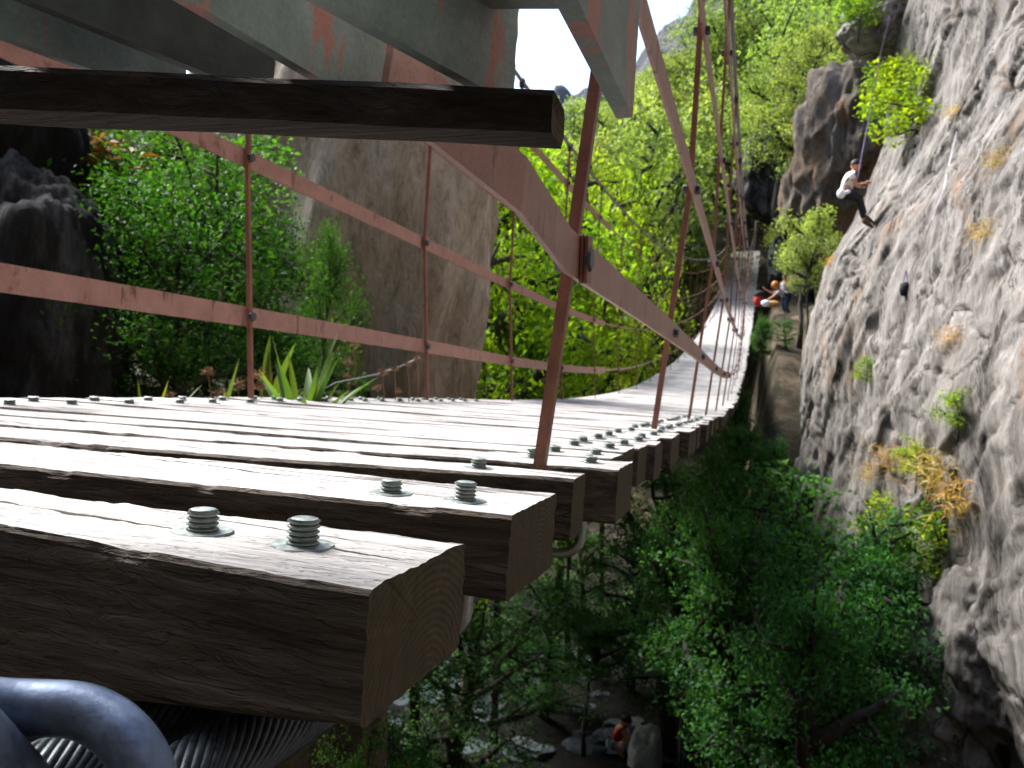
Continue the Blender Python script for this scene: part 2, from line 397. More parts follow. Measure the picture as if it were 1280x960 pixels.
BR = thing('suspension_footbridge', 'long timber plank suspension footbridge with rust-red rails curving up the gorge', 'footbridge', (-.95, .5, -.25))
BRL = Vector(BR.location)
def bpart(mb, name, m, smooth=False, parent=None):
    o = mb.build(name, m, BR if parent is None else parent, -BRL if parent is None else (0,0,0), smooth=smooth)
    return o

# planks: local x along the plank, sheared so that the ends are cut along the bridge
def plank_mesh(L, w, t, skew, n, k, amp, seed, hi=False, taper=0.0):
    prof = []
    rr = .004; hw, ht = w/2, t/2
    # cross-section, counter-clockwise in (y, z)
    def edge(p0, p1, q):
        return [(p0[0]+(p1[0]-p0[0])*i/q, p0[1]+(p1[1]-p0[1])*i/q) for i in range(q)]
    kk = k
    prof += edge((-hw+rr, ht), (-hw, ht-rr), 1)+edge((-hw, ht-rr), (-hw, -ht+rr), kk)
    prof += edge((-hw, -ht+rr), (-hw+rr, -ht), 1)+edge((-hw+rr, -ht), (hw-rr, -ht), kk)
    prof += edge((hw-rr, -ht), (hw, -ht+rr), 1)+edge((hw, -ht+rr), (hw, ht-rr), kk)
    prof += edge((hw, ht-rr), (hw-rr, ht), 1)+edge((hw-rr, ht), (-hw+rr, ht), kk)
    m = len(prof); xs = np.linspace(-L/2, L/2, n)
    P = np.array(prof); V = np.zeros((n, m, 3))
    V[:, :, 0] = xs[:, None]; V[:, :, 1] = P[None, :, 0]; V[:, :, 2] = P[None, :, 1]
    q = V.reshape(-1, 3).copy()
    d = fbm(q*np.array([3, 14, 14])+seed*7.7, 4, seed)*amp
    dz = fbm(q*np.array([1.2, 5, 5])+seed*3.1, 2, seed+5)*amp*1.3
    if hi:
        d += (fbm(q*np.array([16, 160, 160])+seed, 3, seed+9))*amp*.45
        # splintered arrises
        cor = (np.abs(np.abs(q[:, 1])-hw) < .007) & (q[:, 2] > ht-.009)
        d = np.where(cor, d-np.clip(fbm(q*np.array([22, 30, 30])+seed, 3, seed+11), 0, 1)*.0035, d)
    nrm = np.stack([np.zeros(len(q)), np.sign(q[:, 1])*(np.abs(q[:, 1]) > hw-.006), np.sign(q[:, 2])*(np.abs(q[:, 2]) > ht-.006)], 1)
    q += nrm*d[:, None]; q[:, 2] += dz*.5
    ends = np.minimum(q[:, 0]+L/2, L/2-q[:, 0]) < 1e-6
    q[ends, 0] += fbm(q[ends]*60+seed, 3, seed)*.0009
    if taper > 0: q[:, 2] *= np.where(q[:, 2] < .02, 1+np.clip((L/2-q[:, 0]-.02)/.36, 0, 1)*.95, 1)
    if taper: q[:, 1] *= 1-np.clip((L/2-q[:, 0]-.05)/.33, 0, 1)*taper
    q[:, 1] += skew*(L/2-q[:, 0])
    mb = MB(); vs = q.tolist(); fs = []
    for i in range(n-1):
        for j in range(m):
            a = i*m+j; b = i*m+(j+1) % m
            fs.append((a, b, b+m, a+m))
    mb.add(vs, fs, 0)
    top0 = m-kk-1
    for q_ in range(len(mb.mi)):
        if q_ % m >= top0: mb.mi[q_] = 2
    # end caps, subdivided
    for e, flip in ((0, True), (n-1, False)):
        ring = [tuple(q[e*m+j]) for j in range(m)]
        cx = np.mean(np.array(ring), 0); vsx = ring[:]; lay = 4
        for l in range(1, lay):
            f = 1-l/lay
            vsx += [tuple(cx+(np.array(r)-cx)*f) for r in ring]
        vsx.append(tuple(cx)); fs = []
        for l in range(lay-1):
            for j in range(m):
                a = l*m+j; b = l*m+(j+1) % m
                fs.append((a, b, b+m, a+m) if not flip else (a, a+m, b+m, b))
        c = len(vsx)-1
        for j in range(m):
            a = (lay-1)*m+j; b = (lay-1)*m+(j+1) % m
            fs.append((a, b, c) if not flip else (b, a, c))
        mb.add(vsx, fs, 1)
    return mb
T = .088
# y of the front edge at the right end, width, skew, right end x
near = [(.452, .175, .00, -.222), (.768, .190, -.10, -.226), (1.112, .085, -.22, -.238), (1.30, .165, -.285, -.205)]
rows = list(near); y = 1.478
rr_ = random.Random(3)
while y < 46.3:
    w = rr_.choice([.145, .15, .155, .16, .165]); rows.append((y, w, SKEW+rr_.uniform(-.006, .006), XR+rr_.uniform(-.03, .025)))
    y += w+rr_.choice([.003, .004, .005, .007, .010, .02])
var = []
for s in range(6):
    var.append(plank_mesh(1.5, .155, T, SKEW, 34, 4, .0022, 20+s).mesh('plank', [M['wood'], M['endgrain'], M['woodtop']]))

# threaded bolt stub, washer, u-bolt
def bolt_mesh(h):
    mb = MB(); r = .0118; prof = [(r*.8, -.01)]; z = -.008; p = .0042
    while z < h-.003:
        prof += [(r*.84, z), (r*1.06, z+p*.45), (r*1.06, z+p*.55), (r*.84, z+p)]; z += p
    prof += [(r*.95, h-.001), (r*.75, h)]
    mb.lathe(prof, 22); return mb.mesh('bolt', M['thread'], True)
def washer_mesh():
    mb = MB(); mb.lathe([(.0235, 0), (.0245, .0010), (.0235, .0022), (.011, .0026)], 24)
    return mb.mesh('washer', M['thread'], False)
bolts = [bolt_mesh(h) for h in (.0185, .0215, .0155, .012)]
washer = washer_mesh()
def ubolt_mesh():
    mb = MB(); pts = []; w = .043; d = -T/2-.005
    pts.append((-w, 0, d+.02)); pts.append((-w, 0, d))
    for i in range(13):
        a = math.pi+math.pi*i/12
        pts.append((w*math.cos(a), 0, d-.035+w*.75*math.sin(a)))
    pts.append((w, 0, d)); pts.append((w, 0, d+.02))
    mb.tube(pts, .0085, 12, up=Vector((0,1,0))); return mb.mesh('u_bolt', M['galv'], True)
ubolt = ubolt_mesh()
stuff = MB()
plank_objs = []
for i, (yf, w, sk, xr) in enumerate(rows):
    yc = yf+w/2; xc = (xr+XL)/2; L = xr-XL
    z = (zd(xr, yc)+zd(XL, yc))/2-T/2
    ry = math.atan2(zd(XL, yc)-zd(xr, yc), L)
    rx = math.atan2(zr(yc+.05)-zr(yc-.05), .1)
    jz = rr_.uniform(-.0015, .0015) if i > 3 else 0
    if i < 4:
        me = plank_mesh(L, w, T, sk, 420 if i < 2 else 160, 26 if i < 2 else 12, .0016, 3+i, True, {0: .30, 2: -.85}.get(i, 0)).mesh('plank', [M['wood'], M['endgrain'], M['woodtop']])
        scl = (1,1,1)
    else:
        me = var[i % 6]; scl = (L/1.5, w/.155, 1)
    loc = Vector((xc, yc, z+jz))
    if i < 100:
        o = link('plank', me, BR, loc-BRL, (rx, ry, 0))
        if i >= 4: o.scale = scl
        plank_objs.append(o)
        if i == 0: o['label'] = 'nearest thick weathered plank, cut end facing the gorge'
        if i < 24:
            xs = {0: (-.323, -.414), 1: (-.297, -.382), 2: (-.385,), 3: (-.265, -.36)}.get(i, (-.285, -.372))
            xs = [x+(rr_.uniform(-.008, .008) if i > 3 else 0) for x in xs]+[-1.52, -1.605]
            for q, bx in enumerate(xs):
                lx = (bx-xc)/scl[0]; ly = sk*(L/2-(bx-xc))*(1.0 if i < 4 else 1.0/scl[1])
                if i >= 4: ly = SKEW*(1.5/2-lx)
                if i == 1: ly -= .03
                b = link('bolt', bolts[0 if (i, q) == (0, 1) else 1 if i == 0 else (i+q) % 4 if i < 4 else 3], o, (lx, ly, T/2))
                wa = link('washer', washer, o, (lx, ly, T/2-.0008))
                if i >= 4:
                    b.scale = wa.scale = (1/scl[0], 1/scl[1], 1)
            if i < 24:
                for side in (0, 1):
                    bx = (-.345 if i != 0 else -.3685) if side == 0 else -1.5625
                    if i == 1: bx = -.3395
                    if i == 3: bx = -.3125
                    lx = (bx-xc)/scl[0]; ly = (sk*(L/2-(bx-xc)) if i < 4 else SKEW*(.75-lx))
                    link('u_bolt', ubolt, o, (lx, ly, 0))
    else:
        mx = Matrix.Translation(loc-BRL) @ Matrix.Rotation(ry, 4, 'Y') @ Matrix.Rotation(rx, 4, 'X')
        hl, hw, ht = L/2, w/2, T/2
        vs = []
        for sx in (-1, 1):
            for sy in (-1, 1):
                for sz in (-1, 1):
                    vs.append(mx @ Vector((sx*hl, sy*hw+SKEW*(hl-sx*hl), sz*ht)))
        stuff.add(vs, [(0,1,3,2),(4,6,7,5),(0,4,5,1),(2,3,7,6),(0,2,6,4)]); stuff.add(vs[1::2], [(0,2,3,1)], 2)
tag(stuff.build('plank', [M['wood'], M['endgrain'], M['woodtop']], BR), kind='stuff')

# ------------------------------------------------------------------ hangers, rails, cables
SP = 1.5; Y0 = 1.225
RH = [.33, .81, 1.34, 1.89]; CH = 2.2
NP = 30
def rh(side, h): return h-.05 if (side < 0 and h < .5) else h
def lean(h): return .085*min(h, .81)
def deckz(side, yl):
    return (zr(yl) if side > 0 else zr(yl+.41)+tilt(yl+.41))
def rail_pt(side, y, h):
    # y is the actual y at this side
    x = (PXR if side > 0 else PXL)+side*lean(h)+side*.014-(side*.26*min(1, max(0, (y-14)/14)) if True else 0)-(.35*max(0, .8-y) if side > 0 and h < .5 else 0)
    z = deckz(side, y)+rh(side, h)
    if y < 1.1: z += (1.1-y)*(.165 if h < .5 else .3)
    return Vector((x, y, z))
post_y = {1: [Y0+SP*k for k in range(NP)], -1: [Y0-.43+SP*k for k in range(-1, NP)]}
def flat(wd, ht): return [(-wd/2, -ht/2), (wd/2, -ht/2), (wd/2, ht/2), (-wd/2, ht/2)]
for side in (1, -1):
    for h in RH:
        mb = MB(); ys = np.concatenate([np.arange(.645 if (side > 0 and h < .5) else .0, 12, .25), np.arange(12, 46.6, .75)])
        hh = .060 if h > .5 else .066
        pts = [rail_pt(side, float(yy), h) for yy in ys]
        prof = [(-.004, -hh/2), (.004, -hh/2), (.004, hh/2), (-.004, hh/2)]
        k1 = int(np.searchsorted(ys, 9.0)); mb.sweep(pts[:k1+1], prof)
        mb.sweep(pts[k1:], [(-.004, -.009), (.004, -.009), (.004, .009), (-.004, .009)])
        o = bpart(mb, 'handrail', M['rust'])
        if side > 0 and h < .5: o['label'] = 'wide lower rail in front, bolted with a black hex bolt'
# hangers
def hang_mesh_for(side, y, q=.017):
    mb = MB(); pts = []
    zb = deckz(side, y)
    x0 = PXR if side > 0 else PXL
    for h in (-.11, 0, .33, .81, 1.34, 1.89, CH-.02):
        z = zb+h
        if y < 1.1 and h > 0: z += (1.1-y)*.3*(h/2)
        pts.append(Vector((x0+side*lean(h)-(side*.26*min(1, max(0, (y-14)/14))*min(1, max(0, h)/.33)), y, z)))
    mb.sweep(pts, flat(q, q), up=Vector((0,1,0))); return mb
hexp = [(math.cos(math.pi/3*k), math.sin(math.pi/3*k)) for k in range(6)]
RX = Matrix.Rotation(math.pi/2, 3, 'Y')
mb = MB(); mb.lathe([(.015, 0), (.0165, .001), (.0165, .012), (.014, .0145)], 6, mx=RX); hexhead = mb.mesh('rail_bolt', M['dark_steel'])
mb = MB(); mb.lathe([(.017, 0), (.019, .001), (.019, .014), (.016, .017)], 6, mx=RX); hexbig = mb.mesh('rail_bolt', M['dark_steel'])
mb = MB(); mb.box((0,0,0), (.034, .05, .06)); clampm = bevel_mesh(mb.mesh('cable_clamp', M['dark_steel']), .006)
bstuff = MB()
cable_pts = {1: [], -1: []}
for side in (1, -1):
    for k, y in enumerate(post_y[side]):
        o = bpart(hang_mesh_for(side, y, .018 if k < 2 else .014 if k < 6 else .010), 'hanger', M['rustpost'])
        zb = deckz(side, y); x0 = PXR if side > 0 else PXL
        for h in RH:
            p = rail_pt(side, y, h)
            p.x -= side*.014
            if k < 12:
                first = (side > 0 and k == 0 and h == RH[0])
                b = link('rail_bolt', hexbig if first else hexhead, o, p+Vector((.019 if side > 0 else .0085, 0, 0)))
                b2 = link('rail_nut', hexbig if first else hexhead, o, p-Vector((.0085+ (.0145 if first else .0145) if side > 0 else .034, 0, 0)))
            else:
                bstuff.box(p, (.05, .022, .022))
        c = Vector((x0+side*lean(2)-side*.26*min(1, max(0, (y-14)/14)), y, zb+CH))
        if y < 3: c.z += (3-y)*.22
        cl = link('cable_clamp', clampm, BR, c-BRL)
tag(bpart(bstuff, 'rail_bolt', M['dark_steel']), kind='stuff')
# joint plates of the near rail at the first hanger
p = rail_pt(1, Y0, RH[0])
mb = MB(); mb.box((0,0,0), (.006, .036, .074)); me = bevel_mesh(mb.mesh('joint_plate', M['rustpost']), .002)
for dx in (.0075, .0145):
    link('joint_plate', me, BR, p+Vector((dx, .002*(dx > .01), 0))-BRL, (0.12, 0, 0))
# main cables
for side in (1, -1):
    pts = []
    for yy in np.concatenate([np.arange(-1.5, 3, .3), np.arange(3, 46.6, .75)]):
        yy = float(yy); x0 = PXR if side > 0 else PXL
        c = Vector((x0+side*lean(2)-side*.26*min(1, max(0, (yy-14)/14)), yy, deckz(side, yy)+CH+.012))
        if yy < 3: c.z += (3-yy)*.22
        pts.append(c)
    mb = MB(); mb.tube(pts, .013, 8); bpart(mb, 'main_cable', M['maincable'], True)
# deck cables under the planks; twisted strands where they come near the eye
def deck_cable(x, r, near_strands, dxn=0.0):
    mb = MB()
    f = lambda y: Vector((x+dxn*max(0, .6-y), y, zd(x, max(y, -1))-T-.008-r-.022*max(0, min(1, (1.1-y)/.5))))
    if near_strands:
        for s in range(22):
            pts = []
            for q in range(220):
                y = -.25+q*1.6/219; a = s*2*math.pi/22+y/.24*2*math.pi; c = f(y)
                pts.append(c+Vector((math.cos(a)*r*.90, 0, math.sin(a)*r*.90)))
            mb.tube(pts, r*.135, 6, cap=False)
        mb.tube([f(-.25+q*.1) for q in range(17)], r*.86, 12)
        mb.tube([f(float(y)) for y in np.arange(1.3, 46.4, .6)], r*.95, 8)
    else:
        mb.tube([f(float(y)) for y in np.arange(-.25, 46.4, .5)], r, 10)
    bpart(mb, 'deck_cable', M['cable'], True)
deck_cable(-.338, .026, True, -.05); deck_cable(-.405, .024, True, -.12); deck_cable(-1.5625, .024, False)

# ------------------------------------------------------------------ shackle in the corner
def shackle():
    t = thing('shackle', 'blue-grey bent steel shackle hooked round the wire rope below the nearest plank', 'shackle', at(60, 930, .36))
    L0 = Vector(t.location)
    px = [(-190, 905, .34), (-150, 885, .345), (-60, 880, .36), (20, 884, .37), (90, 887, .372), (128, 900, .37), (158, 925, .365), (180, 960, .36), (192, 1010, .355), (200, 1080, .35)]
    ctrl = [at(*q) for q in px]; pts = []
    for i in range(len(ctrl)-1):
        p0 = ctrl[max(i-1, 0)]; p1 = ctrl[i]; p2 = ctrl[i+1]; p3 = ctrl[min(i+2, len(ctrl)-1)]
        for q in range(8):
            u = q/8
            pts.append(.5*((2*p1)+(p2-p0)*u+(2*p0-5*p1+4*p2-p3)*u*u+(3*p1-p0-3*p2+p3)*u**3)-L0)
    mb = MB(); mb.tube(pts, .0125, 24, up=Vector((0.2,1,.3))); mb.build('bow', M['blue_steel'], t, smooth=True)
    a = at(-72, 990, .33)-L0
    mb = MB(); mb.tube([a+Vector((0,0,.03)), a+Vector((.0,.005,.022)), a+Vector((0,.03,-.01)), a+Vector((0,.04,-.09))], [.008, .0165, .017, .017], 20)
    mb.build('pin', M['blue_steel'], t, smooth=True)
shackle()

# ------------------------------------------------------------------ landing overhead (beam + upright plates)
LS = .85   # everything here sits at about .7 m from the eye
def landing():
    t = thing('overhead_grating', 'grey peeling steel plates resting on a dark timber beam above the bridge end', 'grating', at(500, 100, .7))
    L0 = Vector(t.location)
    # beam
    za = .665
    b0 = at(-420, 88, za); b1 = at(690, 137, za)
    d = (b1-b0); Lb = d.length; d.normalize()
    fw = Vector((-d.y, d.x, 0)).normalized(); up = d.cross(fw).normalized()
    if up.z < 0: up = -up
    hh = .036; dd = .060
    rngb = np.random.RandomState(5)
    nseg = 60; mb = MB(); prof = [(0, .004), (.004, 0), (dd-.012, 0), (dd, .014), (dd, hh-.004), (dd-.006, hh), (.005, hh), (0, hh-.006)]
    rings = []
    for i in range(nseg+1):
        s = Lb*i/nseg
        for j, (u, v) in enumerate(prof):
            n = mnoise.noise(Vector((s*9, u*30+3, v*30)))*.0022
            e = .014*(u/dd) if i == nseg else 0
            rings.append(b0+d*(s+e)+fw*(u+n)+up*(v-hh/2+n)-L0)
    m = len(prof); fs = []
    for i in range(nseg):
        for j in range(m):
            a = i*m+j; b = i*m+(j+1) % m; fs.append((a, b, b+m, a+m))
    mb.add(rings, fs, 0)
    mb.add(rings[:m], [tuple(range(m-1, -1, -1))], 1)
    cap = rings[-m:]; c = sum((Vector(q) for q in cap), Vector())/m
    inner = [c+(Vector(q)-c)*.72-d*.006 for q in cap]
    mb.add(list(cap)+inner, [(j, (j+1) % m, (j+1) % m+m, j+m) for j in range(m)]+[tuple(range(m, 2*m))], 1)
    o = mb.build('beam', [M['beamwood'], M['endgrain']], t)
    # upright plates: bottom edge from far corner to near corner, standing up 0.11 m
    top = .115
    def plate(pfar, zf, pnear, zn, xe, back=.75, th=.006, cut=0.0, h=top, m=None):
        a = at(*pfar, zf); b = at(*pnear, zn)
        dr = (a-b); dr.z = 0; dr.normalize()
        a = a.copy()
        zb = (a.z+b.z)/2
        a.z = zb
        # far end: continue until the wanted image column
        best = None
        for q in range(400):
            p = a+dr*(q*.001-.05)
            rel = p-Vector((0,0,0)); zc = rel.dot(FW); xx = 640+FPX*rel.dot(RC)/zc
            if xx >= xe: break
        e = p; s = e-dr*back
        sd = Vector((dr.y, -dr.x, 0))      # to the right
        n = 26; front = []; vs = []
        for jx in (0, 1):
            off = sd*(th*(1 if jx == 0 else 0))
            # ragged flame-cut far end
            col = []
            for i in range(n+1):
                f = i/n; jag = (mnoise.noise(Vector((f*14+xe, .3, 1.7)))*.0018+mnoise.noise(Vector((f*41+xe, 4.3, .7)))*.0011)
                k = cut*(f if f < .2 else .2)
                col.append(e+dr*(jag+k)+off+Vector((0,0,h*f)))
            nearc = [s+off+Vector((0,0,h*i/n)) for i in range(n+1)]
            vs.append((col, nearc))
        mb = MB()
        allv = vs[0][0]+vs[0][1]+vs[1][0]+vs[1][1]; k = n+1
        fs = []
        for i in range(n):
            fs.append((i, i+1, k+i+1, k+i)); fs.append((2*k+i, 3*k+i, 3*k+i+1, 2*k+i+1))
            fs.append((i, 2*k+i, 2*k+i+1, i+1)); fs.append((k+i, k+i+1, 3*k+i+1, 3*k+i))
        fs.append((0, k, 3*k, 2*k)); fs.append((n, 2*k+n, 3*k+n, k+n))
        mb.add([Vector(v)-L0 for v in allv], fs)
        return mb.build('plate', m or M['grate'], t)
    plate((80, 80), .70, (0, 50), .655, 222, th=.011)
    plate((187, 73), .70, (37, 4), .615, 330, th=.012, m=M['grate_dark'])
    plate((370, 92), .69, (220, 0), .568, 475, th=.012)
    plate((570, 103), .69, (385, 0), .556, 628, th=.012)
    plate((770, 145), .72, (690, 0), .50, 770, th=.015, h=.16)
    # plates further left, out of frame but part of the same grating
    # cross strip welded under the top
    e0 = at(615, 8, .70); e1 = at(700, 8, .70)
    mb = MB(); c = (e0+e1)/2
    dv = (e1-e0).normalized(); fv = Vector((-dv.y, dv.x, 0)).normalized()
    mx = Matrix((dv, fv, dv.cross(fv))).transposed()
    mb.box(c-fv*.06-L0+Vector((0,0,.006)), ((e1-e0).length+.03, .13, .012), mx)
    mb.build('cross_strip', M['grate'], t)
    return t
landing()

# ------------------------------------------------------------------ terrain
def sst(a, b, x):
    t = np.clip((x-a)/(b-a), 0, 1); return t*t*(3-2*t)
FLOOR = -7.0
ZR = np.vectorize(zr)
def terrain_h(X, Y):
    X = np.asarray(X, float); Y = np.asarray(Y, float)
    p = np.stack([X.ravel()*.35, Y.ravel()*.35, np.zeros(X.size)], 1)
    n = fbm(p, 5, 3).reshape(X.shape)
    # gorge floor, rising up the valley
    h = FLOOR + np.clip(Y-19, 0, 30)*.18 + n*.25
    # left bank beside the bridge
    xl = np.where(Y < 4.5, -2.05, np.where(Y < 8, -2.05-(Y-4.5)*.5, -3.8-(Y-8)*1.5)) + n*.12
    bank = -.36 + .10*np.clip(-2.6-X, 0, 5) + n*.10 + np.clip(-7.5-X, 0, 100)*.55
    mL = sst(0, 1, (xl-X)/.55+.5)
    h = h*(1-mL)+bank*mL
    # abutment below the landing
    mA = sst(.55, -.15, Y)*sst(3.5, 2.0, X); h = h*(1-mA)+np.maximum(h, -1.15+n*.15)*mA
    # path ledge on the right below the cliff, climbing with the bridge
    led = np.interp(Y, [12, 15, 17, 20, 25, 30, 38, 46, 60], [-6.5, -3.2, -1.4, .25, 1.95, 2.9, 4.0, 6.7, 12])
    mR = sst(-.75, .5, X)*sst(11, 15, Y)
    h = h*(1-mR)+np.maximum(h, led+n*.3)*mR
    # far end and hillside
    hill = 6.9+(np.minimum(Y, 62)-47)*.6-.25*np.clip(Y-66, 0, 200)+.62*np.clip(X+15, 0, 22)*sst(48, 62, Y)+.5*np.clip(-34-X, 0, 100)
    mH = sst(34, 47, Y-np.clip(-X, 0, 12)*.3); h = h*(1-mH)+np.maximum(h, hill+n*1.0)*mH
    # unseen rock slope added behind the viewer to cut sky light
    wall = np.clip(-1.9-Y+n*.5, 0, 9)*2.4-1.0; mW = sst(-1.6, -2.4, Y); h = h*(1-mW)+np.maximum(h, wall)*mW
    # slope behind the cliff
    back = np.clip(X-4.2, 0, 9)*1.9
    mB = sst(3.2, 5.5, X); h = h*(1-mB)+(np.maximum(h, FLOOR)+back)*mB
    return h
def terrain():
    a = np.linspace(-1, 1, 230); xs = np.sinh(a*4.2)/np.sinh(4.2)*170
    b = np.linspace(0, 1, 300); ys = -14+np.sinh(b*3.2)/np.sinh(3.2)*300
    X, Y = np.meshgrid(xs, ys); H = terrain_h(X, Y)
    P = np.stack([X.ravel(), Y.ravel(), H.ravel()], 1)
    fine = (np.abs(P[:, 0]) < 25) & (P[:, 1] < 45)
    P[:, 2] += np.where(fine, fbm(P*1.7, 4, 51)*.13, 0)
    o = grid_obj('ground', P, len(ys), len(xs), M['soil']); tag(o, kind='structure')
def grid_obj(name, P, nr, nc, m, smooth=True):
    me = bpy.data.meshes.new(name)
    idx = np.arange(nr*nc).reshape(nr, nc)
    F = np.stack([idx[:-1, :-1], idx[:-1, 1:], idx[1:, 1:], idx[1:, :-1]], -1).reshape(-1, 4)
    fast_mesh(me, P, F)
    if smooth: me.polygons.foreach_set('use_smooth', np.ones(len(F), bool))
    me.materials.append(m); me.update(); return link(name, me)
def fast_mesh(me, P, F):
    k = F.shape[1]
    me.vertices.add(len(P)); me.vertices.foreach_set('co', np.ascontiguousarray(P, np.float32).ravel())
    me.loops.add(F.size); me.loops.foreach_set('vertex_index', np.ascontiguousarray(F, np.int32).ravel())
    me.polygons.add(len(F)); me.polygons.foreach_set('loop_start', np.arange(0, F.size, k, dtype=np.int32))
    me.update(calc_edges=True)
terrain()
wt = MB(); wt.add([(-40, .9, FLOOR-.02), (7, .9, FLOOR-.02), (7, 21, FLOOR-.02), (-40, 21, FLOOR-.02)], [(0,1,2,3)])
tag(wt.build('stream_water', M['water']), kind='structure')

# ------------------------------------------------------------------ cliff
EDGE = [(1170, -240), (1135, -60), (1118, 30), (1113, 95), (1104, 180), (1086, 240), (1060, 285), (1030, 335), (1012, 400), (1003, 470), (1000, 530), (1006, 590), (1003, 650), (1040, 710), (1072, 760), (1080, 850), (1092, 960), (1100, 1060)]
YE = 17.0
ez, ex = [], []
for px, py in EDGE:
    d = at(px, py, 1); k = YE/d.y; q = d*k; ez.append(q.z); ex.append(q.x)
ez = np.array(ez[::-1]); ex = np.array(ex[::-1])
def cliff():
    nz, ny = 560, 480
    zs = np.linspace(-9.5, 15, nz)
    s = np.linspace(0, 1, ny); ys = 19.6-s*23
    Yg, Zg = np.meshgrid(ys, zs)
    base = np.interp(zs, ez, ex)
    base = np.where(zs > ez[-1], ex[-1]+(zs-ez[-1])*.35, base)[:, None]
    near = np.clip(YE-Yg, 0, 30)
    Xg = base+near*.085
    # towards the viewer the slab straightens out
    w = np.clip(near/9, 0, 1)
    zi = zs[:, None]
    Xg = Xg*(1-w*.5)+(2.35+near*.085+.16*np.clip(zi, -9, 20)*(zi > 0)-.09*np.clip(zi, -9, 0))*w*.5
    Xg = Xg+np.clip(Yg-YE, 0, 5)**2*.42
    P = np.stack([Xg.ravel(), Yg.ravel(), Zg.ravel()], 1)
    c, sn = math.cos(rad(40)), math.sin(rad(40))
    al = -P[:, 1]*c+P[:, 2]*sn; ac = P[:, 1]*sn+P[:, 2]*c         # along / across the strata
    q = np.stack([P[:, 0]*.5, al*.38, ac*1.1], 1)
    big = fbm(q*.55, 3, 61)*.16
    st = ridged(np.stack([P[:, 0], al*.55, ac*2.0], 1), 4, 67)*.035
    def cells(u, v, seed):
        iu, iv = np.floor(u).astype(int), np.floor(v).astype(int); d1 = np.full(len(u), 9e9); d2 = d1.copy(); val = np.zeros(len(u))
        z0 = np.zeros(len(u), int)
        for a in (-1, 0, 1):
            for b in (-1, 0, 1):
                cu, cv = iu+a, iv+b
                pu = cu+.5+.45*_h(cu, cv, z0, seed); pv = cv+.5+.45*_h(cu, cv, z0, seed+1)
                du, dv = u-pu, v-pv; dd = np.hypot(du, dv)
                t = _h(cu, cv, z0, seed+2)+du*_h(cu, cv, z0, seed+3)*1.5+dv*_h(cu, cv, z0, seed+4)*1.5
                m = dd < d1; d2 = np.where(m, d1, np.minimum(d2, dd)); val = np.where(m, t, val); d1 = np.where(m, dd, d1)
        return val, d2-d1
    wv = fbm(P*1.1, 3, 83)*.35
    v1, e1 = cells(al*.62+wv, ac*1.5+wv, 301); v2, e2 = cells(al*1.9+wv*2, ac*4.2+wv*2, 331)
    frac = v1*.085+v2*.032-np.clip(.07-e1, 0, 1)*1.3-np.clip(.08-e2, 0, 1)*.35
    cr = np.clip(ridged(np.stack([P[:, 0]*.3, al*.30, ac*.75], 1)+fbm(P*1.3, 2, 5)[:, None]*.3, 1, 71)-.93, 0, 1)*5.5
    fine = fbm(np.stack([P[:, 0]*2, al*.9, ac*4.2], 1), 5, 73)*.058
    step = fbm(np.stack([al*.5, ac*1.6, P[:, 0]*0], 1), 2, 77); step = np.floor(step*4)/4*.03
    d = big*.9+st*.45+fine*.6+frac*.42-cr*.32
    keep = np.clip((np.abs(P[:, 1]-YE) < 1.2)*.45+.0, 0, 1)
    P[:, 0] -= d*(1-keep)
    P[:, 1] += fbm(P*.9, 3, 81)*.25
    o = grid_obj('cliff', P, nz, ny, M['cliff']); tag(o, kind='structure'); return o
CL = cliff()
from mathutils.bvhtree import BVHTree
_me = CL.data
BV = BVHTree.FromPolygons([v.co.copy() for v in _me.vertices], [tuple(p.vertices) for p in _me.polygons])
def on_cliff(px, py, dflt=15):
    d = at(px, py, 1).normalized()
    h = BV.ray_cast(Vector((0,0,0)), d)
    if h[0] is None: return at(px, py, dflt), -d
    return h[0], h[1]

# ------------------------------------------------------------------ free rocks
_ico = {}
def ico(n):
    if n not in _ico:
        bm = bmesh.new(); bmesh.ops.create_icosphere(bm, subdivisions=n, radius=1)
        _ico[n] = (np.array([v.co[:] for v in bm.verts]), np.array([[v.index for v in f.verts] for f in bm.faces])); bm.free()
    return _ico[n]
def rock_mesh(name, r, seed, m, n=5, amp=.22, ridge=.10, sc=1.0, vert=1.0, box=.25):
    P, F = ico(n); P = P.copy(); u = P.copy()
    P = P/np.maximum(np.abs(P).max(1)[:, None], 1e-6)*box+P*(1-box)
    d = fbm(u*1.3*sc+seed*3.3, 3, seed)*amp+ridged(u*np.array([2.6,2.6,2.6*vert])*sc+seed, 4, seed+3)*ridge+fbm(u*np.array([9,9,9*vert])*sc, 4, seed+7)*amp*.16
    P = P*(1+d[:, None])*np.array(r)
    me = bpy.data.meshes.new(name); fast_mesh(me, P, F)
    me.polygons.foreach_set('use_smooth', np.ones(len(F), bool)); me.materials.append(m); return me
def rock(name, loc, r, seed, m, label, cat='rock', **k):
    o = link(name, rock_mesh(name, r, seed, m, **k), None, loc); tag(o, label, cat); return o
pc = at(424, 470, 8.3)
rock('rock_pillar', (pc.x, pc.y, .35), (1.50, 1.1, 3.3), 5, M['pillar'], 'tall pale rock pillar with brown vertical streaks behind the left rails', n=6, amp=.2, ridge=.05, vert=.45, box=.4)
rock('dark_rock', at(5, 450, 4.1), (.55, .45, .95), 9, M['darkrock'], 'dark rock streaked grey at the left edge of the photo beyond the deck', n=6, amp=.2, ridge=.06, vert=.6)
rock('overhanging_rock', at(-5, 205, 4.6), (.40, .45, .62), 12, M['blackrock'], 'black shaded overhanging rock above the grey streaked boulder at left', n=5, amp=.22, ridge=.05, vert=.5)
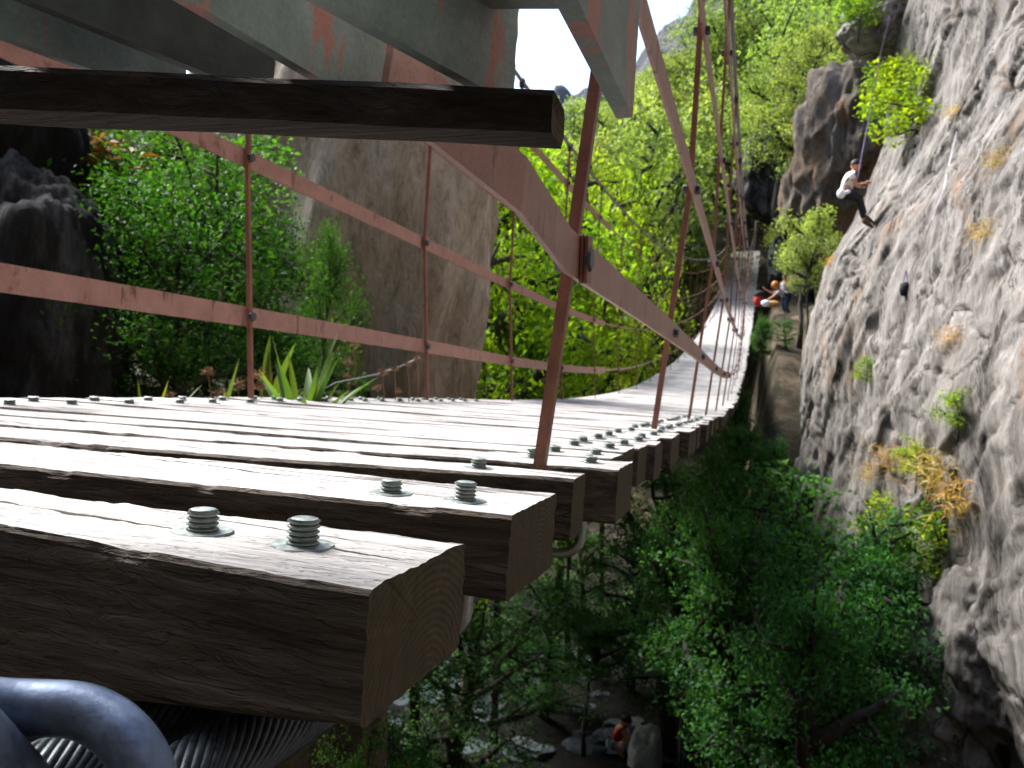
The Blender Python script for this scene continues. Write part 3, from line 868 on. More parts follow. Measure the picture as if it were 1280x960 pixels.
rock('cliff_bulge', at(1112, 36, 16.0), (.85, 1.0, .66), 15, M['cliff'], 'bulging grey overhang with ochre underside jutting from the cliff top', n=6, amp=.2, ridge=.09)
rock('cliff_bulge', at(1168, -20, 15.9), (1.0, 1.2, .95), 16, M['cliff'], 'upper grey bulge of rock touching the top edge at the cliff crest', n=6, amp=.2, ridge=.09)
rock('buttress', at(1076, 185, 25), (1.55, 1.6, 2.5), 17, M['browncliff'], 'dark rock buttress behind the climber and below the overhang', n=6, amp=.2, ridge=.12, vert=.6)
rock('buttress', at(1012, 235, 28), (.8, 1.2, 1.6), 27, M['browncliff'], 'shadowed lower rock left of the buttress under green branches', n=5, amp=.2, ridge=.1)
rock('cave_rock', at(968, 215, 33), (1.4, 1.5, 2.0), 18, M['darkrock'], 'black rock hollow in shade under the hanging green branches', n=5, amp=.25, ridge=.1)  # solid rock whose dark colour stands for a shaded hollow
rock('cliff_foot_rock', at(1045, 610, 15.5), (.62, .8, 1.0), 19, M['cliff'], 'grey streaked rock foot low on the cliff above dark shrubs', n=6, amp=.2, ridge=.1, vert=.5)
rock('boulder', at(1160, 880, 9.5), (.62, .9, 1.05), 21, M['cliff'], 'big smooth grey boulder in shade at the foot of the cliff', n=6, amp=.18, ridge=.06)
rock('boulder', at(1235, 800, 8.8), (.55, .8, .95), 22, M['cliff'], 'pale boulder at the right edge above the shaded boulder', n=6, amp=.18, ridge=.06)
bo = at(807, 948, 14.6)
rock('boulder', bo, (.30, .34, .62), 23, M['paleboulder'], 'rounded grey boulder standing in the gorge beside the red shirt', n=5, amp=.14, ridge=.04)
rock('boulder', at(905, 830, 11.4), (.55, .5, .5), 24, M['darkrock'], 'brown boulder half hidden by the dark lower trees', n=5)
rock('path_rock', at(975, 325, 34), (.4, .7, 1.0), 26, M['stone'], 'grey upright rock beside the far end of the bridge', n=5)
# stones of the stream bed
sm = [rock_mesh('river_stone', r, 40+k, M['stone'], n=4, amp=.2, ridge=.04) for k, r in enumerate([(.32,.26,.14), (.22,.30,.12), (.28,.2,.17), (.4,.3,.16), (.18,.16,.1)])]
rs = random.Random(11)
seen = [(600, 915, 1.0), (590, 940, .9), (570, 935, 1.2), (618, 945, .7), (600, 893, .6), (540, 775, .5), (600, 760, 1.0), (640, 808, .8), (595, 855, .7), (555, 905, .7), (730, 942, 1.1), (600, 955, 1.2), (655, 850, .6), (560, 870, .6), (700, 905, .8)]
k = 0
for (px, py, s_) in seen+[(rs.uniform(490, 870), rs.uniform(720, 985), rs.uniform(.25, .75)) for _ in range(190)]:
    p = at_h(px, py, FLOOR+.02)
    if p.y < 1.5: continue
    o = link('river_stone', sm[k % 5], None, p, (rs.uniform(-.2,.2), rs.uniform(-.2,.2), rs.uniform(0, 6)), (s_*1.3,)*3)
    tag(o, 'bluish grey stone lying in the shaded stream bed below the bridge', 'stone', 'stones in the stream bed'); k += 1
# far ridge
def ridge():
    xs = np.linspace(-190, 120, 260); ys = np.linspace(-60, 60, 90); X, Y = np.meshgrid(xs, ys)
    c0 = at(840, 480, 260)
    cp = []
    for px, py in [(300, 210), (560, 170), (640, 150), (700, 128), (725, 118), (745, 108), (768, 120), (792, 88), (806, 66), (835, 36), (860, 8), (880, -25), (960, -90)]:
        q = at(px, py, 1); q = q*(c0.y/q.y); cp.append((q.x, q.z))
    crest = np.interp(xs, [q[0] for q in cp]+[120], [q[1] for q in cp]+[170])
    Pn = np.stack([X.ravel()*.05, Y.ravel()*.05, X.ravel()*0], 1)
    H = crest[None, :]-np.abs(Y)*1.35+(ridged(Pn, 5, 91)*6+fbm(Pn*4, 4, 92)*2.5).reshape(X.shape)
    P = np.stack([X.ravel(), (Y+c0.y).ravel(), H.ravel()], 1)
    tag(grid_obj('mountain', P, len(ys), len(xs), M['mount'], True), kind='structure')
ridge()

# ------------------------------------------------------------------ foliage
def leaves_mesh(name, C, nrm, size, m, rng, shape='leaf', clump=None, asp=.5, droop=.2):
    """C centres (n,3); one folded leaf of four corners each"""
    n = len(C)
    d = rng.normal(size=(n, 3)); d /= np.linalg.norm(d, axis=1)[:, None]
    up = nrm; up = up/np.linalg.norm(up, axis=1)[:, None]
    t = d-up*(d*up).sum(1)[:, None]; t /= np.linalg.norm(t, axis=1)[:, None]+1e-9
    b = np.cross(up, t)
    s = size*rng.uniform(.6, 1.25, n)[:, None]
    fold = (rng.uniform(.05, .3, n))[:, None]
    p0 = C-t*s*.5; p2 = C+t*s*.5-up*s*droop
    p1 = C-b*s*asp*.5+up*s*fold*.5-t*s*.05; p3 = C+b*s*asp*.5+up*s*fold*.5-t*s*.05
    P = np.stack([p0, p1, p2, p3], 1).reshape(-1, 3)
    F = np.arange(4*n).reshape(n, 4)
    me = bpy.data.meshes.new(name); fast_mesh(me, P, F)
    r = rng.uniform(0, 1, n)
    if clump is not None: r = np.clip(r*.55+clump*.6-.05, 0, 1)
    a = me.attributes.new('rnd', 'FLOAT', 'POINT'); a.data.foreach_set('value', np.repeat(r, 4).astype(np.float32))
    me.materials.append(m); return me
def crown_points(rng, H, R, th, nl, npl, sub=5, flat=.6, spread=.13, top=.95, droop=0.0):
    """limb polylines and leaf clump centres"""
    limbs = []; cl = []
    trunk = [Vector((0,0,-.4))]
    off = Vector((0,0,0))
    for i in range(1, 9):
        off = off+Vector((rng.normal()*.035*H*.3, rng.normal()*.035*H*.3, 0)); trunk.append(Vector((off.x, off.y, H*top*i/8*.86)))
    def on_trunk(z):
        f = np.clip(z/(H*top*.86)*8, 0, 7.999); i = int(f); return trunk[i].lerp(trunk[i+1], f-i)
    for i in range(nl):
        f = (i+.5)/nl; z = th+(H*.84-th)*f
        az = i*2.4+rng.normal()*.35; el = rad(8+55*f+rng.normal()*10)-droop
        env = math.sin(math.pi*min(1, .25+.75*(1-f)*1.0+.05))
        L = R*(.62+.5*math.sin(math.pi*(.2+.72*f)))*rng.uniform(.65, 1.12)
        b = on_trunk(z); d = Vector((math.cos(az)*math.cos(el), math.sin(az)*math.cos(el), math.sin(el)))
        pts = [b]; cur = b.copy()
        for q in range(5):
            d = (d+Vector((rng.normal(), rng.normal(), rng.normal()+.15))*.16).normalized(); cur = cur+d*L/5; pts.append(cur.copy())
        limbs.append((pts, .022*H*(1-.5*f)))
        for q in range(sub):
            s_ = 1.2+3.8*(q+rng.uniform(0, .9))/sub; k = int(min(4, s_)); p = pts[k].lerp(pts[k+1], s_-k)
            az2 = az+rng.normal()*1.0; e2 = rng.normal()*.45+.15-droop
            d2 = Vector((math.cos(az2)*math.cos(e2), math.sin(az2)*math.cos(e2), math.sin(e2)))
            L2 = L*rng.uniform(.22, .5); e = p+d2*L2
            limbs.append(([p, p+d2*L2*.5+Vector((0,0,.02*L2)), e], .007*H))
            for g in range(npl):
                cl.append(p+d2*L2*rng.uniform(.35, 1.1)+Vector((rng.normal(), rng.normal(), rng.normal()*.6))*R*.05)
        cl.append(pts[-1])
    return trunk, limbs, cl
def make_tree(seed, H, R, th, nl, npl, nleaf, lsize, m, flat=.6, spread=.13, sub=5, droop=0.0, tr=.035, asp=.5):
    rng = np.random.RandomState(seed)
    trunk, limbs, cl = crown_points(rng, H, R, th, nl, npl, sub, flat, spread, droop=droop)
    mb = MB(); mb.tube(trunk, [tr*H*(1.15-.11*i) for i in range(9)], 7)
    for pts, r in limbs: mb.tube(pts, [r*(1-.75*i/(len(pts)-1)) for i in range(len(pts))], 5)
    tm = mb.mesh('trunk', M['bark'], True)
    C0 = np.array([c[:] for c in cl]); per = max(1, nleaf//len(C0))
    idx = np.repeat(np.arange(len(C0)), per)
    sz = rng.uniform(.6, 1.35, len(C0))[idx][:, None]
    g = rng.normal(size=(len(idx), 3)); g *= np.minimum(1, 1.6/np.linalg.norm(g, axis=1))[:, None]
    C = C0[idx]+g*np.array([1, 1, flat])*spread*R*sz
    nrm = rng.normal(size=(len(idx), 3))*.55+np.array([0, 0, .75])
    cv = rng.uniform(0, 1, len(C0))[idx]
    lm = leaves_mesh('crown', C, nrm, lsize, m, rng, clump=cv, asp=asp)
    return tm, lm, H
def place_tree(kind, name, label, cat, loc, H=None, wid=1.0, rz=0.0, group=None, tiltv=(0,0)):
    tm, lm, H0 = kind; k = (H or H0)/H0
    o = thing(name, label, cat, loc, group); o.rotation_euler = (tiltv[0], tiltv[1], rz); o.scale = (k*wid, k*wid, k)
    a = link('trunk', tm, o); b = link('crown', lm, o)
    return o
def gz(x, y): return float(terrain_h(np.array([x]), np.array([y]))[0])
def tree_px(kind, name, label, cat, px, ptop, z, wid=1.0, group=None, base=None, rz=None):
    p = at(px, ptop, z); b = gz(p.x, p.y) if base is None else base
    H = max(1.2, p.z-b)
    # keep the crown width in proportion to the drawn width, not to the hidden trunk
    return place_tree(kind, name, label, cat, (p.x, p.y, b-.05), H, wid, random.uniform(0, 6.28) if rz is None else rz, group)

BRI = [make_tree(101+k, 9, 2.6, 3.0, 17, 3, 14000, .135, M['lf_bright'], .55, .15, tr=.016) for k in range(3)]
HIL = [make_tree(111+k, 7, 2.6, 1.6, 15, 3, 9000, .18, M['lf_mid'], .55, .16) for k in range(3)]
DRH = [make_tree(126+k, 6.5, 1.5, 3.9, 13, 3, 9000, .09, M['lf_dark'], .5, .15, droop=.05, tr=.018) for k in range(2)]
DRK = [make_tree(121+k, 5.5, 1.7, 1.2, 18, 3, 10000, .095, M['lf_dark'], .5, .15, droop=.12) for k in range(3)]
BSH = [make_tree(131+k, 1.9, .95, .10, 18, 4, 11000, .052, M['lf_bush'], .8, .16, tr=.016) for k in range(3)]
MBU = [make_tree(141+k, 2.4, 1.3, .2, 14, 3, 5200, .10, M['lf_mid'], .75, .17, tr=.02) for k in range(2)]
MHI = [make_tree(161+k, 5.2, 1.25, 2.9, 13, 3, 5200, .10, M['lf_mid'], .7, .17, tr=.016) for k in range(2)]
SHR = [make_tree(151+k, .9, .55, .05, 10, 3, 1500, .075, M['lf_bright'], .8, .2, tr=.02) for k in range(2)]

# glossy bushes on the left bank
for px, top, z, w, lab in [(135, 205, 5.6, .8, 'leftmost glossy green bush beside the grey streaked rock'), (175, 175, 5.3, .95, 'tallest glossy green bush on the left bank under the dark beam'),
                           (275, 190, 4.9, .95, 'glossy green bush behind the first left hanger'), (225, 300, 4.2, .9, 'low glossy green bush in front of the taller ones on the bank'),
                           (330, 300, 5.0, .55, 'loose green bush in front of the left side of the rock pillar'), (415, 330, 5.3, .40, 'thin twiggy green shrub in front of the rock pillar')]:
    p = at(px, top, z); tree_px(BSH[hash((px*7) % 3) % 3], 'bush', lab, 'bush', px, top, z, w, base=-.40)
# bright trees beyond the pillar
br = [(610, 165, 14, .8, 'yellow-green tree rising right behind the rock pillar'), (668, 175, 17.5, .8, 'yellow-green tree behind the wide brown rail'),
      (735, 215, 19, .8, 'yellow-green tree behind the near hanger'), (790, 205, 22, .8, 'yellow-green tree between the near hanger and the right cables'),
      (860, 205, 50, 1.0, 'yellow-green tree behind the right hand cables'), (655, 330, 15, .6, 'lower yellow-green tree just beyond the deck edge'),
      (745, 335, 18, .6, 'small yellow-green tree beyond the middle of the deck'), (915, 235, 50, .9, 'yellow-green tree beyond the far end of the bridge'),
      (560, 260, 12, .6, 'dark-branched green tree hidden beside the rock pillar')]
for k, (px, top, z, w, lab) in enumerate(br):
    p = at(px, top, z); b = gz(p.x, p.y); H = max(1.2, p.z-b); r = 2.9*H/9*w
    if z < 45: w *= min(1, max(.35, (-1.95-p.x)/r))
    tree_px(BRI[k % 3], 'broadleaf_tree', lab, 'tree', px, top, z, w)
# hillside trees
hl = [(690, 170, 60), (722, 150, 52), (752, 135, 58), (790, 122, 50), (812, 92, 64), (838, 88, 56), (862, 78, 62), (886, 50, 54), (915, 15, 50), (945, -15, 56), (975, -30, 48), (1005, -45, 52),
      (1035, -30, 44), (1062, -60, 46), (760, 170, 44), (805, 165, 40), (850, 150, 42), (895, 110, 42), (930, 85, 40), (965, 50, 39), (1000, 30, 38), (1030, 20, 37), (985, 105, 34.5), (1030, 70, 34), (940, 130, 36), (880, 180, 36), (830, 190, 34), (730, 185, 40), (1005, 0, 60), (960, 20, 62), (1050, 10, 55), (905, 70, 58)]
special = {(985, 105, 34.5): 'pale green tree with branches hanging over the dark rock hollow', (1030, 70, 34): 'pale green tree above the rock buttress', (722, 150, 52): 'leftmost pale tree on the skyline beside the open sky', (915, 15, 50): 'tall pale tree behind the top of the right cables'}
for k, q in enumerate(hl):
    px, top, z = q
    lab = special.get(q, 'pale green tree crowding the hillside beyond the bridge')
    p = at(px, top, z)
    if p.y < 49 and -3.7 < p.x < 1.0: p = at(px, top, z*random.uniform(50, 57)/p.y)      # keep the bridge clear
    b = gz(p.x, p.y); Ht = min(p.z-b, 18) if p.z-b > 3 else 3.5; wk = min(1, 9/Ht)
    place_tree(HIL[k % 3], 'hillside_tree', lab, 'tree', (p.x, p.y, p.z-Ht), Ht, random.uniform(.95, 1.25)*wk, random.uniform(0, 6), None if q in special else 'pale trees on the hillside')
for px, top, z, Hh, lab in [(945, 105, 38, 6.5, 'bright green tree leaning over the left end of the dark rock hollow'), (985, 80, 31, 6.0, 'pale green tree covering the top of the dark rock hollow'), (1015, 60, 28.5, 5.0, 'pale green tree on top of the brown buttress')]:
    p = at(px, top, z); place_tree(HIL[int(px) % 3], 'hillside_tree', lab, 'tree', (p.x, p.y, p.z-Hh), Hh, .9, px)
# bushes between bridge end and cliff
for px, top, z, w, lab in [(1010, 262, 21.5, .9, 'rounded light green bush hanging beside the climber'), (985, 272, 35, .8, 'light green bush above the helmeted person'), (1018, 290, 19.5, .55, 'light green bush touching the cliff edge below the climber')]:
    p = at(px, top, z); Hh = max(2.2, p.z-gz(p.x, p.y)); place_tree(MHI[int(px) % 2], 'bush', lab, 'bush', (p.x, p.y, p.z-Hh), Hh, w*5.2/Hh*.95, px)
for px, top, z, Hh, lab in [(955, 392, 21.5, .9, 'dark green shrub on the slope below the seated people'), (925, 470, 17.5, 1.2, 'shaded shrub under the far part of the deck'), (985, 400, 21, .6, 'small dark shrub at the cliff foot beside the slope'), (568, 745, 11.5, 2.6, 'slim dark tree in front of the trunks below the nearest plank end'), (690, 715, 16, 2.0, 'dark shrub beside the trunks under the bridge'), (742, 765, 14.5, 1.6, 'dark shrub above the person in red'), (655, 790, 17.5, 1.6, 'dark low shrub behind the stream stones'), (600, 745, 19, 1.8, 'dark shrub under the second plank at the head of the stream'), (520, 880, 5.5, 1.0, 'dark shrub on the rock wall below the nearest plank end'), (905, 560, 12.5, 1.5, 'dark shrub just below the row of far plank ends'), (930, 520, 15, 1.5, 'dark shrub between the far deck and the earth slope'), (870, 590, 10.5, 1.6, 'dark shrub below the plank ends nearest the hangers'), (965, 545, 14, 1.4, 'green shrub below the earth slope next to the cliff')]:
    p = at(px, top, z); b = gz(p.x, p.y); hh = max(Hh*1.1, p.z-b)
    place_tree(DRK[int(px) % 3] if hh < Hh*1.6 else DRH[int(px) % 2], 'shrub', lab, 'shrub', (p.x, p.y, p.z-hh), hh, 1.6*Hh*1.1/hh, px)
# shaded trees in the gorge
dk = [(915, 610, 8.6, .75, 'shaded green tree in the gorge with its top right of the plank ends'), (965, 590, 11, 1.0, 'shaded tree beside the rock foot of the cliff'), (800, 640, 18, .9, 'shaded tree below the plank ends'),
      (735, 655, 19, .9, 'dark tree directly under the second plank end'), (1045, 680, 9.2, .9, 'green tree growing against the lower cliff'), (960, 745, 9.8, .8, 'shaded tree in the middle of the lower gorge'),
      (1000, 800, 8.4, .95, 'dark tree at the bottom beside the shaded boulder'), (945, 800, 12.5, .55, 'tree in shade behind the boulder with people'), (850, 545, 15, .9, 'dark tree under the far deck'),
      (1095, 645, 9.4, .6, 'leafy sunlit shrub on the ledge of the lower cliff'), (1000, 690, 7.2, .7, 'nearest shaded tree between boulder and bridge')]
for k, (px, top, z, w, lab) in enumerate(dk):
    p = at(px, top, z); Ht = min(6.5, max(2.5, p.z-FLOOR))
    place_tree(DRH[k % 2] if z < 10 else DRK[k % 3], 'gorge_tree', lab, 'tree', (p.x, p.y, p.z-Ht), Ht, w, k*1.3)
# plant close under the first planks
p = at(455, 925, 2.1); place_tree(DRK[0], 'shrub', 'dark leafy shrub close below the nearest plank', 'shrub', (p.x, p.y, p.z-.95), 1.0, .55, 1)
# cliff shrubs
for px, py, s_, kd, lab in [(1150, 150, 1.5, 0, 'bright green shrub on the cliff right of the overhang'), (1130, 120, 1.1, 1, 'small bright shrub tucked under the overhang'), (1110, 130, .9, 0, 'narrow green shrub in the cleft under the overhang'),
                            (1180, 700, .9, 1, 'sunlit green shrub on the lower right cliff'), (1120, 690, 1.0, 0, 'green leafy shrub low on the cliff beside the ochre rock'), (1205, 520, .45, 1, 'small sprig growing from the middle of the cliff'),
                            (1088, 470, .4, 0, 'tiny green tuft on the left part of the cliff'), (1150, 585, .5, 1, 'little green plant above the dry grass on the cliff'), (1250, 905, .3, 0, 'small fern at the bottom right of the cliff'), (1075, 20, .8, 1, 'green sprig on the crest beside the bulging overhang')]:
    h, n = on_cliff(px, py); p = h+n*.05
    place_tree(SHR[kd], 'cliff_shrub', lab, 'shrub', p-Vector((0,0,.25*s_)), .8*s_, 1.1, px)
# dry grass tufts on the cliff
def grass_mesh(seed, n, L, m, spread=.12):
    rng = np.random.RandomState(seed); P = []; R = []
    for i in range(n):
        b = rng.normal(size=3)*spread*np.array([1,1,.6]); d = rng.normal(size=3)*.6+np.array([-.5, -.2, .35]); d /= np.linalg.norm(d)
        s = np.cross(d, rng.normal(size=3)); s /= np.linalg.norm(s); l = L*rng.uniform(.5, 1.2); w = L*.045
        P += [b-s*w, b+d*l*.6+np.array([0,0,-.05*l])-s*w*.6, b+d*l-np.array([0,0,.25*l]), b+d*l*.6+np.array([0,0,-.05*l])+s*w]; R += [rng.uniform()]*4
    me = bpy.data.meshes.new('grass'); fast_mesh(me, np.array(P), np.arange(len(P)).reshape(-1, 4))
    a = me.attributes.new('rnd', 'FLOAT', 'POINT'); a.data.foreach_set('value', np.array(R, np.float32)); me.materials.append(m); return me
GR = [grass_mesh(3+k, 420, .17, M['drygrass'], .16) for k in range(2)]
for px, py, s_, lab in [(1115, 575, 1.0, 'dry orange grass tuft on the lower left of the cliff'), (1180, 585, 1.2, 'large dry grass patch in the middle of the lower cliff'), (1205, 620, 1.2, 'dry ochre grass patch right of the lower shrubs'), (1090, 590, .8, 'yellowish dry tuft nearest the cliff edge'),
                        (1190, 420, .6, 'thin dry grass line in a crack of the mid cliff'), (1235, 290, .7, 'dry grass in a diagonal crack right of the climber'), (1255, 200, .7, 'dry orange grass high on the right cliff'), (1040, 325, .6, 'dry tuft on the cliff edge below the climber'), (1195, 140, .5, 'dry tuft right of the bright cliff shrub')]:
    h, n = on_cliff(px, py)
    tag(link('dry_grass', GR[px % 2], None, h-n*.02, (0, 0, px), (s_,)*3), lab, 'grass')
# orange dry foliage at upper left
p = at(112, 192, 5.0)
rng = np.random.RandomState(5); C = rng.normal(size=(160, 3))*np.array([.17, .15, .08])
lm = leaves_mesh('leaves', C, rng.normal(size=(160, 3))*.5+np.array([0,-.4,.5]), .10, M['lf_dry'], rng, asp=.35)
t = thing('dry_branch', 'orange-brown withered leaves on a branch under the dark beam at left', 'branch', p); link('leaves', lm, t)
mb = MB(); mb.tube([Vector((-.5,.1,.25)), Vector((-.1,0,.08)), Vector((.25,0,-.03))], [.02,.012,.004], 6); mb.build('twig', M['bark'], t)
# lance-leaved plants and dried flower heads at the deck edge
def lance_plant(px, py, z, n, L, label, seed, mats='lf_lance'):
    r = random.Random(seed); P0 = at(px, py, z); L += P0.z+.36; P0.z = -.36; t = thing('lance_leaved_plant', label, 'plant', P0); mb = MB(); R = []
    for i in range(n):
        az = r.uniform(0, 6.28); el = rad(r.uniform(30, 84)); l = L*r.uniform(.75, 1.3); w = .016*r.uniform(.8, 1.2)*(L-.12)/.30
        d = Vector((math.cos(az)*math.cos(el), math.sin(az)*math.cos(el), math.sin(el))); sd = d.cross(Vector((0,0,1))).normalized(); u = sd.cross(d)
        vs = []; m = 9
        for k in range(m):
            f = k/(m-1); ww = w*math.sin(math.pi*(.10+.9*f))**.8*(1 if f < .99 else 0)
            c = d*l*f-Vector((0,0,1))*l*.55*f*f*math.cos(el)+sd*l*.08*f*f*math.sin(i*1.7)
            vs += [c-sd*ww+u*ww*.35, c, c+sd*ww+u*ww*.35]
        fs = []
        for k in range(m-1):
            for q in (0, 1): a = k*3+q; fs.append((a, a+1, a+4, a+3))
        mb.add(vs, fs); R += [r.uniform(0, 1)]*len(vs)
    me = mb.mesh('leaves', M[mats], True); a = me.attributes.new('rnd', 'FLOAT', 'POINT'); a.data.foreach_set('value', np.array(R, np.float32))
    link('leaves', me, t); return t
lance_plant(378, 508, 2.95, 40, .25, 'large lance-leaved yellow-green plant right of the first left hanger', 1)
lance_plant(270, 512, 2.7, 8, .17, 'small yellow lance-leaved sprout left of the first hanger', 2)
lance_plant(185, 512, 2.6, 7, .15, 'small green lance-leaved sprout at the far deck edge, farthest left', 3)
lance_plant(330, 520, 3.3, 14, .32, 'lance-leaved plant half hidden behind the first left hanger', 4)
def thistle(px, py, z, s_, label, stem=.16, seed=0):
    r = random.Random(seed+px); t = thing('dried_flower', label, 'flower', at(px, py, z))
    mb = MB(); mb.ball((0,0,0), .012*s_, 8, sq=(1.25,1.25,.9))
    for k in range(46):
        a = r.uniform(0, 6.28); e = r.uniform(-.4, 1.3); d = Vector((math.cos(a)*math.cos(e), math.sin(a)*math.cos(e), math.sin(e)))
        mb.tube([d*.008*s_, d*r.uniform(.018, .032)*s_], [.0022*s_, .0008], 4)
    mb.build('flower_head', M['thistle'], t)
    mb = MB(); mb.tube([Vector((0,0,-.01)), Vector((.01,.01,-stem*.5)), Vector((.005,.02,-stem))], .0025, 5); mb.build('stem', M['thistle'], t)
for k, (px, py, s_, lab) in enumerate([(260, 466, 1.0, 'brown dried flower head above the yellow sprout'), (297, 482, 1.2, 'brown dried flower head left of the first hanger'), (323, 470, 1.2, 'upper dried flower head just right of the first hanger'), (325, 484, 1.0, 'lower dried flower head just right of the first hanger'),
    (275, 495, 1.1, 'dried flower head touching the deck edge left of the hanger'), (212, 496, .9, 'flat dried flower head low at the deck edge'), (435, 453, 1.0, 'dried flower head on the thin wire, left one'), (442, 432, .8, 'topmost pale dried flower head before the rock pillar'),
    (433, 470, .8, 'small dried flower head under the wire'), (478, 467, 1.0, 'dried flower head just above the wire, middle'), (472, 486, .9, 'dried flower head below the middle of the wire'), (498, 490, .8, 'pale dried head near the second left hanger'), (493, 462, .8, 'pinkish dried head on the wire'), (510, 457, .7, 'dried head on the upper wire'), (521, 449, .7, 'dried head at the top of the wire beside the hanger')]):
    thistle(px, py, 2.85 if px < 400 else 3.6, s_, lab, .14 if px < 400 else .18, k)
t = MB(); t.tube([at(380, 499, 3.5), at(420, 478, 3.55), at(470, 468, 3.62), at(500, 458, 3.68), at(524, 447, 3.75)], .0022, 6)
tag(t.build('wire', M['galv']), 'thin grey wire rising from the deck edge to the second left hanger', 'wire')

# ------------------------------------------------------------------ people
def skinned(verts, edges, radii, root=0, sub=1):
    me = bpy.data.meshes.new('tmp'); me.from_pydata([tuple(v) for v in verts], edges, [])
    o = bpy.data.objects.new('tmp', me); COL.objects.link(o)
    md = o.modifiers.new('s', 'SKIN'); md.use_smooth_shade = True
    if not me.skin_vertices: bpy.context.view_layer.objects.active = o; bpy.ops.object.modifier_add(type='SKIN')
    for i, r in enumerate(radii):
        sv = me.skin_vertices[0].data[i]; sv.radius = (r, r) if not isinstance(r, tuple) else r; sv.use_root = (i == root)
    ms = o.modifiers.new('u', 'SUBSURF'); ms.levels = sub; ms.render_levels = sub
    dg = bpy.context.evaluated_depsgraph_get(); ev = o.evaluated_get(dg)
    m2 = bpy.data.meshes.new_from_object(ev); bpy.data.objects.remove(o); bpy.data.meshes.remove(me)
    V = [v.co.copy() for v in m2.vertices]; F = [tuple(p.vertices) for p in m2.polygons]
    bpy.data.meshes.remove(m2); return V, F
def person(label, J, s_, face, mats, hat=None, bare_arms=True, short=False):
    """J: joints in world space; face: unit vector the head looks along"""
    o = thing('person', label, 'person', J['pelvis']); O = Vector(o.location)
    j = {k: Vector(v)-O for k, v in J.items()}
    names = ['pelvis', 'belly', 'chest', 'neck', 'head0', 'shL', 'elL', 'wrL', 'shR', 'elR', 'wrR', 'hipL', 'knL', 'anL', 'toL', 'hipR', 'knR', 'anR', 'toR']
    j['belly'] = j['pelvis'].lerp(j['chest'], .5)
    j['head0'] = j['neck'].lerp(j['head'], .6)
    idx = {n: i for i, n in enumerate(names)}
    E = [('pelvis','belly'),('belly','chest'),('chest','neck'),('neck','head0'),('chest','shL'),('shL','elL'),('elL','wrL'),('chest','shR'),('shR','elR'),('elR','wrR'),('pelvis','hipL'),('hipL','knL'),('knL','anL'),('anL','toL'),('pelvis','hipR'),('hipR','knR'),('knR','anR'),('anR','toR')]
    rd = dict(pelvis=.135, belly=.12, chest=.13, neck=.055, head0=.06, shL=.058, elL=.041, wrL=.028, shR=.058, elR=.041, wrR=.028, hipL=.088, knL=.058, anL=.038, toL=.03, hipR=.088, knR=.058, anR=.038, toR=.03)
    V, F = skinned([j[n] for n in names], [(idx[a], idx[b]) for a, b in E], [rd[n]*s_ for n in names])
    mb = MB(); mb.add(V, F)
    # head with brow, nose, chin and ears
    f = Vector(face).normalized(); up = (j['head']-j['neck']).normalized(); up = (up-f*up.dot(f)*.7).normalized(); sd = f.cross(up).normalized(); up = sd.cross(f)
    mx = Matrix((f*1.12, sd*.88, up*1.22)).transposed()
    H = MB(); H.ball((0,0,0), .098*s_, 14); hv = [mx @ Vector(v) for v in H.v]
    hv = [v-f*.015*s_+f*(.012*s_ if (v.dot(up) < -.05*s_ and v.dot(f) > 0) else 0) for v in hv]
    mb.add([v+j['head'] for v in hv], H.f)
    mb.add([j['head']+f*.10*s_+up*.025*s_, j['head']+f*.125*s_-up*.022*s_, j['head']+f*.094*s_-up*.022*s_+sd*.018*s_, j['head']+f*.094*s_-up*.022*s_-sd*.018*s_], [(0,1,2),(0,3,1),(1,3,2)])
    for q in (-1, 1): mb.ball(j['head']+sd*q*.088*s_, .026*s_, 6, sq=(.6,.6,1))
    # hands: palm, four fingers, thumb
    for S in 'LR':
        w = j['wr'+S]; d = (w-j['el'+S]).normalized(); pn = d.cross(Vector((.3,.2,1))).normalized(); cr = d.cross(pn)
        mb.add(*(lambda B: (B.v, B.f))((lambda B: (B.box(w+d*.045*s_, (.085*s_,.08*s_,.028*s_), Matrix((d, pn, cr)).transposed()), B)[1])(MB())))
        for k, ln in enumerate((.062, .072, .068, .052)):
            b = w+d*.085*s_+pn*(k-1.5)*.02*s_
            mb.tube([b, b+d*ln*.5*s_-cr*.008*s_, b+d*ln*.8*s_-cr*.035*s_], [.0095*s_, .0088*s_, .007*s_], 6)
        b = w+d*.03*s_+pn*.038*s_; mb.tube([b, b+(d*.6+pn*.7)*.035*s_, b+(d+pn*.4)*.06*s_-cr*.012*s_], [.012*s_, .011*s_, .008*s_], 6)
    me = mb.mesh('body', M[mats['skin']], True); link('body', me, o)
    # clothes
    def cloth(name, ns, es, k, m, rr=None):
        V, F = skinned([j[n] for n in ns], [(ns.index(a), ns.index(b)) for a, b in es], [(rr or {}).get(n, rd[n]*k)*s_ for n in ns])
        b = MB(); b.add(V, F); b.build(name, M[m], o, smooth=True)
    for S in 'LR':
        j['sl'+S] = j['sh'+S].lerp(j['el'+S], .5 if bare_arms else .95); rd['sl'+S] = .05
        j['cu'+S] = j['kn'+S].lerp(j['an'+S], .92) if not short else j['hip'+S].lerp(j['kn'+S], .85); rd['cu'+S] = .05 if not short else .075
    cloth('shirt', ['belly','pelvis','chest','shL','slL','shR','slR'], [('pelvis','belly'),('belly','chest'),('chest','shL'),('shL','slL'),('chest','shR'),('shR','slR')], 1.13, mats['shirt'])
